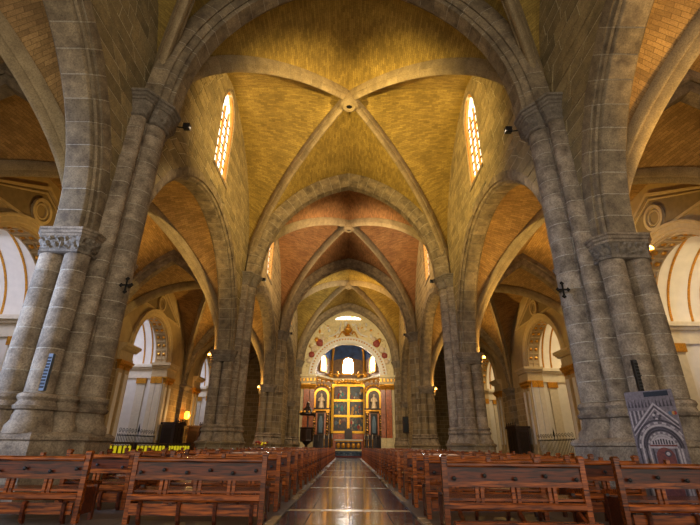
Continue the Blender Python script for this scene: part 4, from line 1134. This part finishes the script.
# unseen spotlights added behind the chancel arch to light the altarpiece
for s in (-1,1):
    x, y, z = s*4.3, YC+.75, 8.5
    F = thing('added_chancel_spot', (x,y,z), 'unseen spotlight added behind the chancel arch, %s' % ('above the pulpit' if s < 0 else 'opposite the pulpit'), 'floodlight')
    MB().box(x-.08,x+.08,y-.06,y+.1,z,z+.16).build('lamp_housing','black',F)
    light('SPOT','chancel_beam',(x-s*.05,y+.2,z+.15),480,(1.0,.80,.55),.15,(s*-1.0,61.5,6.5),95,.8)
    light('POINT','chancel_fill',(x-s*.3,YC+2.2,z+.6),160,(1.0,.78,.5),.2)  # added point fill without a fixture, brightens the chancel
    light('SPOT','tympanum_fill',(s*4.7,YP[3]+.3,10.5),1400,(1.0,.82,.52),.15,(0,YC,11.5),60,.8)  # added beam without a fixture, brightens the tympanum

# ================================================================== things on and around the piers
# consecration crosses on the nave shafts
for sx in (-1,1):
    x, y, z = sx*5.10, YP[1]-.20, 4.45
    C = thing('wall_cross', (x,y,z), 'dark iron trefoil cross fixed to the front pier shaft, %s' % WITH[sx], 'cross')
    a = MB()
    for dx,dz,l in ((0,1,.2),(0,-1,.22),(1,0,.15),(-1,0,.15)):
        a.add(*MB().prism([(-.022,0),(.022,0),(.03,l),(-.03,l)],-.02,.02,'y').v and (lambda m: ([((px*dz if dz else pz*dx) + (0), py, (pz*dz if dz else px)) for px,py,pz in m.v], m.f))(MB().prism([(-.022,0),(.022,0),(.03,l),(-.03,l)],-.02,.02,'y')))
    a.v = [(px*.68+x,py*.68+y-.16,pz*.68+z) for px,py,pz in a.v]; a.build('cross_arms','iron',C)
    for dx,dz in ((0,.15),(0,-.163),(.116,0),(-.116,0)):
        t = MB()
        for q in range(3):
            an_ = atan2(dz,dx)+radians(-80+80*q); t.ball((x+dx+.027*cos(an_),y-.16,z+dz+.027*sin(an_)),.027,7,5,1,.5,1)
        t.build('trefoil_end','iron',C)
    MB().box(x-.02,x+.02,y-.15,y+.02,z-.02,z+.02).build('fixing','iron',C)
# column loudspeakers
for sx in (-1,1):
    x, y, z = sx*(XN+.02), YP[1]-1.02, 1.98
    S = thing('column_loudspeaker', (x,y,z), 'slim %s column loudspeaker fixed beside the pier shafts, %s' % ('blue grey' if sx < 0 else 'dark grey', WITH[sx]), 'loudspeaker')
    MB().box(x-.06,x+.06,y-.07,y+.05,z,z+.72).build('cabinet','speaker_grey' if sx < 0 else 'black',S)
    for k in range(10): MB().box(x-.045,x+.045,y-.072,y-.07,z+.05+.063*k,z+.09+.063*k).build('grille_slot','iron',S)
    MB().box(x-.03,x+.03,y+.05,y+.2,z+.3,z+.4).build('bracket','iron',S)
# leaf corbels beside the arcade capitals
for sx in (-1,1):
    x, y = sx*(XN-.02), YP[1]-.80
    K = thing_part('leaf_corbel', PIERS[sx])
    b = MB()
    for i in range(7): b.ball((x+.09*cos(i*1.1),y+.07*sin(i*1.7),5.27+.035*i),.075,7,5)
    b.build('leaves','capital_stone',K,smooth=True)
    MB().lathe([(0,0),(.06,0),(.09,.12),(0,.12)],8,(x,y,5.12)).build('stem','capital_stone',K)
# printed banner with the photograph of a gothic portal
simple('print_grey','#74696c',.55,var=.35,nscale=26); simple('print_dark','#40373a',.55,var=.4,nscale=30); simple('print_light','#b0a4a2',.5,var=.2,nscale=30)
simple('print_brown','#6f3422',.5,var=.4,nscale=26); simple('print_sky','#a79fa6',.5)
BX0,BY0,BX1,BY1 = 5.10,7.98,5.52,7.36
bw = hypot(BX1-BX0,BY1-BY0); brz = atan2(BY1-BY0,BX1-BX0)
BN = thing('printed_banner', (BX0,BY0,0), 'tall printed banner showing a carved gothic church portal with brown door', 'banner', world=False, rz=brz)
def bp(name, poly, mat, lay=1, par=None):
    me = MB().prism(poly,-.004-.0015*lay,-.0015*lay,'y').data(name,mat); return inst(name,me,par or BN)
H = 1.98
MB_panel = MB().box(0,bw,0,.02,.03,H).data('panel','print_grey'); PB = inst('panel',MB_panel,BN)
inst('base_foot',MB().box(-.03,bw+.03,-.10,.12,0,.05).data('base_foot','iron'),BN)
inst('back_pole',MB().box(bw/2-.015,bw/2+.015,.03,.05,.05,H-.03).data('back_pole','iron'),BN)
bp('title_strip',[(bw*.42,H-.10),(bw*.92,H-.10),(bw*.92,H-.02),(bw*.42,H-.02)],'black',1,PB)
for k in range(13): bp('printed_pinnacle',[(bw*(.03+.073*k),H-.27),(bw*(.075+.073*k),H-.27),(bw*(.0525+.073*k),H-.13-.03*(k%2))],'print_dark',1,PB)
for k in range(9): bp('printed_tracery',[(bw*(.03+.045*k),H-.62),(bw*(.05+.045*k),H-.62),(bw*(.05+.045*k),H-.32),(bw*(.03+.045*k),H-.32)],'print_dark' if k%2 else 'print_light',1,PB)
cx_ = bw*.57
def clampx(p): return [(min(bw-.006,max(.006,x)),z) for x,z in p]
bp('printed_field',clampx([(cx_-.42,H-.62),(cx_+.40,H-.62),(cx_,H-.19)]),'print_grey',2,PB)
for w0,w1,m in ((0,.035,'print_light'),(.05,.075,'print_dark'),(.09,.11,'print_light')):
    bp('printed_gable',clampx([(cx_-.40,H-.62-w0),(cx_-.40,H-.62-w1),(cx_,H-.20-w1),(cx_,H-.20-w0)]),m,3,PB)
    bp('printed_gable',clampx([(cx_,H-.20-w0),(cx_,H-.20-w1),(cx_+.30,H-.515-w1),(cx_+.30,H-.515-w0)]),m,3,PB)
for q in range(7): bp('printed_rosette',[(cx_+.01+.05*cos(q*.9)+.022*cos(2*pi*i/8),H-.42+.05*sin(q*.9)+.022*sin(2*pi*i/8)) for i in range(8)],'print_light' if q%2 else 'print_dark',4,PB)
ca = 1.06
for i in range(7):
    r0 = .40-.034*i; r1 = r0-.026
    ang = [pi*q/18 for q in range(19)]
    for q in range(18):
        qd = [(cx_+r0*cos(ang[q]),ca+r0*1.12*sin(ang[q])),(cx_+r0*cos(ang[q+1]),ca+r0*1.12*sin(ang[q+1])),(cx_+r1*cos(ang[q+1]),ca+r1*1.12*sin(ang[q+1])),(cx_+r1*cos(ang[q]),ca+r1*1.12*sin(ang[q]))]
        if max(x for x,_ in qd) < bw-.004 and min(x for x,_ in qd) > .004: bp('printed_archivolt',qd,('print_dark','print_grey','print_light','print_dark')[(i+(q%2 if i%2 else 0))%4],5,PB)
bp('printed_tympanum',[(cx_+.165*cos(a),ca+.185*sin(a)) for a in [pi*q/14 for q in range(15)]],'print_light',5,PB)
for q in range(8): bp('printed_saint',[(cx_-.15+.04*q,ca+.06),(cx_-.128+.04*q,ca+.06),(cx_-.128+.04*q,ca+.15-.01*abs(q-3.5)),(cx_-.15+.04*q,ca+.15-.01*abs(q-3.5))],'print_dark',6,PB)
bp('printed_lintel',[(cx_-.20,ca+.03),(cx_+.20,ca+.03),(cx_+.20,ca+.055),(cx_-.20,ca+.055)],'print_brown',7,PB)
bp('printed_wall',clampx([(cx_-.40,.08),(cx_+.34,.08),(cx_+.34,ca),(cx_-.40,ca)]),'print_grey',5,PB)
for x in (-.38,-.33,-.28,-.23,-.18,.145,.19,.235): bp('printed_jamb',clampx([(cx_+x,.1),(cx_+x+.026,.1),(cx_+x+.026,ca),(cx_+x,ca)]),'print_light' if int(x*100)%2 else 'print_dark',6,PB)
bp('printed_door',[(cx_+h*.85,ca-.13+z*.9) for h,z,_,_ in arch_path(.16,.16,14)]+[(cx_+.136,.1),(cx_-.136,.1)],'print_brown',7,PB)
bp('printed_roundel',[(cx_+.04+.05*cos(2*pi*q/14),.98+.05*sin(2*pi*q/14)) for q in range(14)],'print_dark',8,PB)
bp('printed_roundel',[(cx_+.04+.028*cos(2*pi*q/14),.98+.028*sin(2*pi*q/14)) for q in range(14)],'print_light',9,PB)
for q,(x,m) in enumerate(((bw*.86,'slate_blue'),(bw*.93,'robe_ochre'),(bw*.965,'robe_red'))): bp('printed_emblem',[(x+.022*cos(a),H-.38+.03*sin(a)) for a in [2*pi*i/10 for i in range(10)]],m,4,PB)

# ================================================================== aisle furniture
simple('votive_yellow','#d8cc20',.4,emis='#cfc01a',es=.3)
for k,(y0,y1) in enumerate(((12.9,15.5),(15.7,18.3),(18.5,21.1))):
    x = -7.1
    VR = thing('votive_rack', (x,(y0+y1)/2,0), 'low rack of yellow candle tubes in the arcade, %s' % ['next to the front pier','the middle rack','next to the second pier'][k], 'candle rack')
    MB().box(x-.05,x+.05,y0,y1,1.04,1.10).build('top_rail','dark_wood',VR)
    MB().box(x-.05,x+.05,y0,y1,.10,.16).build('bottom_rail','dark_wood',VR)
    MB().box(x-.12,x-.06,y0,y1,.16,1.0).build('back_panel','dark_wood',VR)
    for yy in (y0,y1-.06): MB().box(x-.05,x+.05,yy,yy+.06,0,1.05).build('post','dark_wood',VR)
    n = 8
    for i in range(n):
        yy = y0+.2+(y1-y0-.4)*i/(n-1); MB().lathe([(0,.50),(.05,.50),(.06,.58),(.045,.75),(.05,.98),(0,1.0)],8,(x+.02,yy,0)).build('candle_tube','votive_yellow',VR,smooth=True)
def confessional(x, y, sx, label):
    C = thing('confessional', (x,y,0), label, 'confessional')
    MB().box(x-.5,x+.5,y-1.0,y+1.0,0,.15).build('base','dark_wood',C)
    MB().box(x-.45,x+.45,y-.95,y+.95,.15,2.35).build('cabinet','dark_wood',C)
    MB().box(x-.55,x+.55,y-1.05,y+1.05,2.35,2.5).build('cornice','dark_wood',C)
    for k in range(5): MB().lathe([(0,0),(.06,0),(.08,.08),(.03,.16),(.05,.22),(0,.3)],8,(x-sx*.45,y-.9+.45*k,2.5)).build('finial','dark_wood',C)
    for k in range(3):
        MB().box(*sorted((x-sx*.45,x-sx*.5)),y-.85+.6*k,y-.35+.6*k,.35,2.15).build('door','dark_bronze',C)
    for s in (-1,1): MB().box(x-.3,x+.3,y+s*.97-.02,y+s*.97+.02,.4,2.1).build('side_panel','dark_bronze',C)
confessional(-12.6,33.2,-1,'dark carved confessional beside the second chapel, pulpit side')
confessional(-12.6,38.6,-1,'dark carved confessional next to the glowing aisle lamp, pulpit side')
confessional(12.6,33.6,1,'dark carved confessional against the aisle wall, banner side')
# wrought iron chapel screens
for sx in (-1,1):
    for b in (1,2):
        ym = (YP[b]+YP[b+1])/2; x = sx*(XO-.15)
        G = thing('iron_screen', (x,ym,0), 'low wrought iron screen with scrolls before the %s chapel, %s' % (['','first','second'][b], WITH[sx]), 'railing')
        MB().box(x-.025,x+.025,ym-2.6,ym+2.6,.3,.36).box(x-.025,x+.025,ym-2.6,ym+2.6,1.5,1.55).build('rail','iron',G)
        MB().box(x-.12,x+.12,ym-2.6,ym+2.6,0,.3).build('kerb','chapel_trim',G)
        for k in range(27): MB().box(x-.012,x+.012,ym-2.6+.2*k-.012,ym-2.6+.2*k+.012,.3,1.62).build('bar','iron',G)
        for k in range(13):
            yy = ym-2.4+.4*k; MB().tube([(x,yy+.17*(1-t/16)*cos(t*.6),1.78+.17*(1-t/16)*sin(t*.6)) for t in range(15)],.014,5).build('scroll','iron',G)
        MB().lathe([(0,1.5),(.04,1.5),(.02,1.7),(.06,1.9),(0,2.3)],6,(x,ym,0)).build('finial','iron',G)
# glowing lamp in the far aisle
for sx,y,z in ((-1,36.0,2.9),):
    x = sx*12.75
    A = thing('wall_lamp', (x,y,z), 'bright orange wall lamp between the two confessionals', 'lamp')
    MB().tube([(sx*13.1,y,z-.1),(x,y,z-.14),(x,y,z)],.02,6).build('bracket','iron',A)
    MB().lathe([(0,0),(.16,.05),(.22,.3),(.14,.55),(0,.6)],10,(x,y,z)).build('lamp_globe','bulb_orange',A,smooth=True)
    light('POINT','wall_lamp_glow',(x+.45,y,z+.3),120,(1.0,.55,.15),.15)
# flowers at the foot of the third pier
for sx,x,y in ((-1,-6.2,33.6),):
    FB = thing('flower_arrangement', (x,y,0), 'arrangement of yellow and red flowers on a stand by the third pier', 'flowers')
    MB().lathe([(0,0),(.18,0),(.16,.05),(.05,.1),(.05,.75),(.22,.85),(.2,.95),(0,.95)],10,(x,y,0)).build('stand','dark_bronze',FB,smooth=True)
    rd = random.Random(3)
    for k in range(26):
        MB().ball((x+rd.uniform(-.45,.45),y+rd.uniform(-.2,.2),1.0+rd.uniform(0,.3)),.07,6,4).build('blossom',rd.choice(['votive_yellow','robe_red','robe_ochre']),FB)
for o in list(bpy.data.objects):
    if '_w' in o: del o['_w']
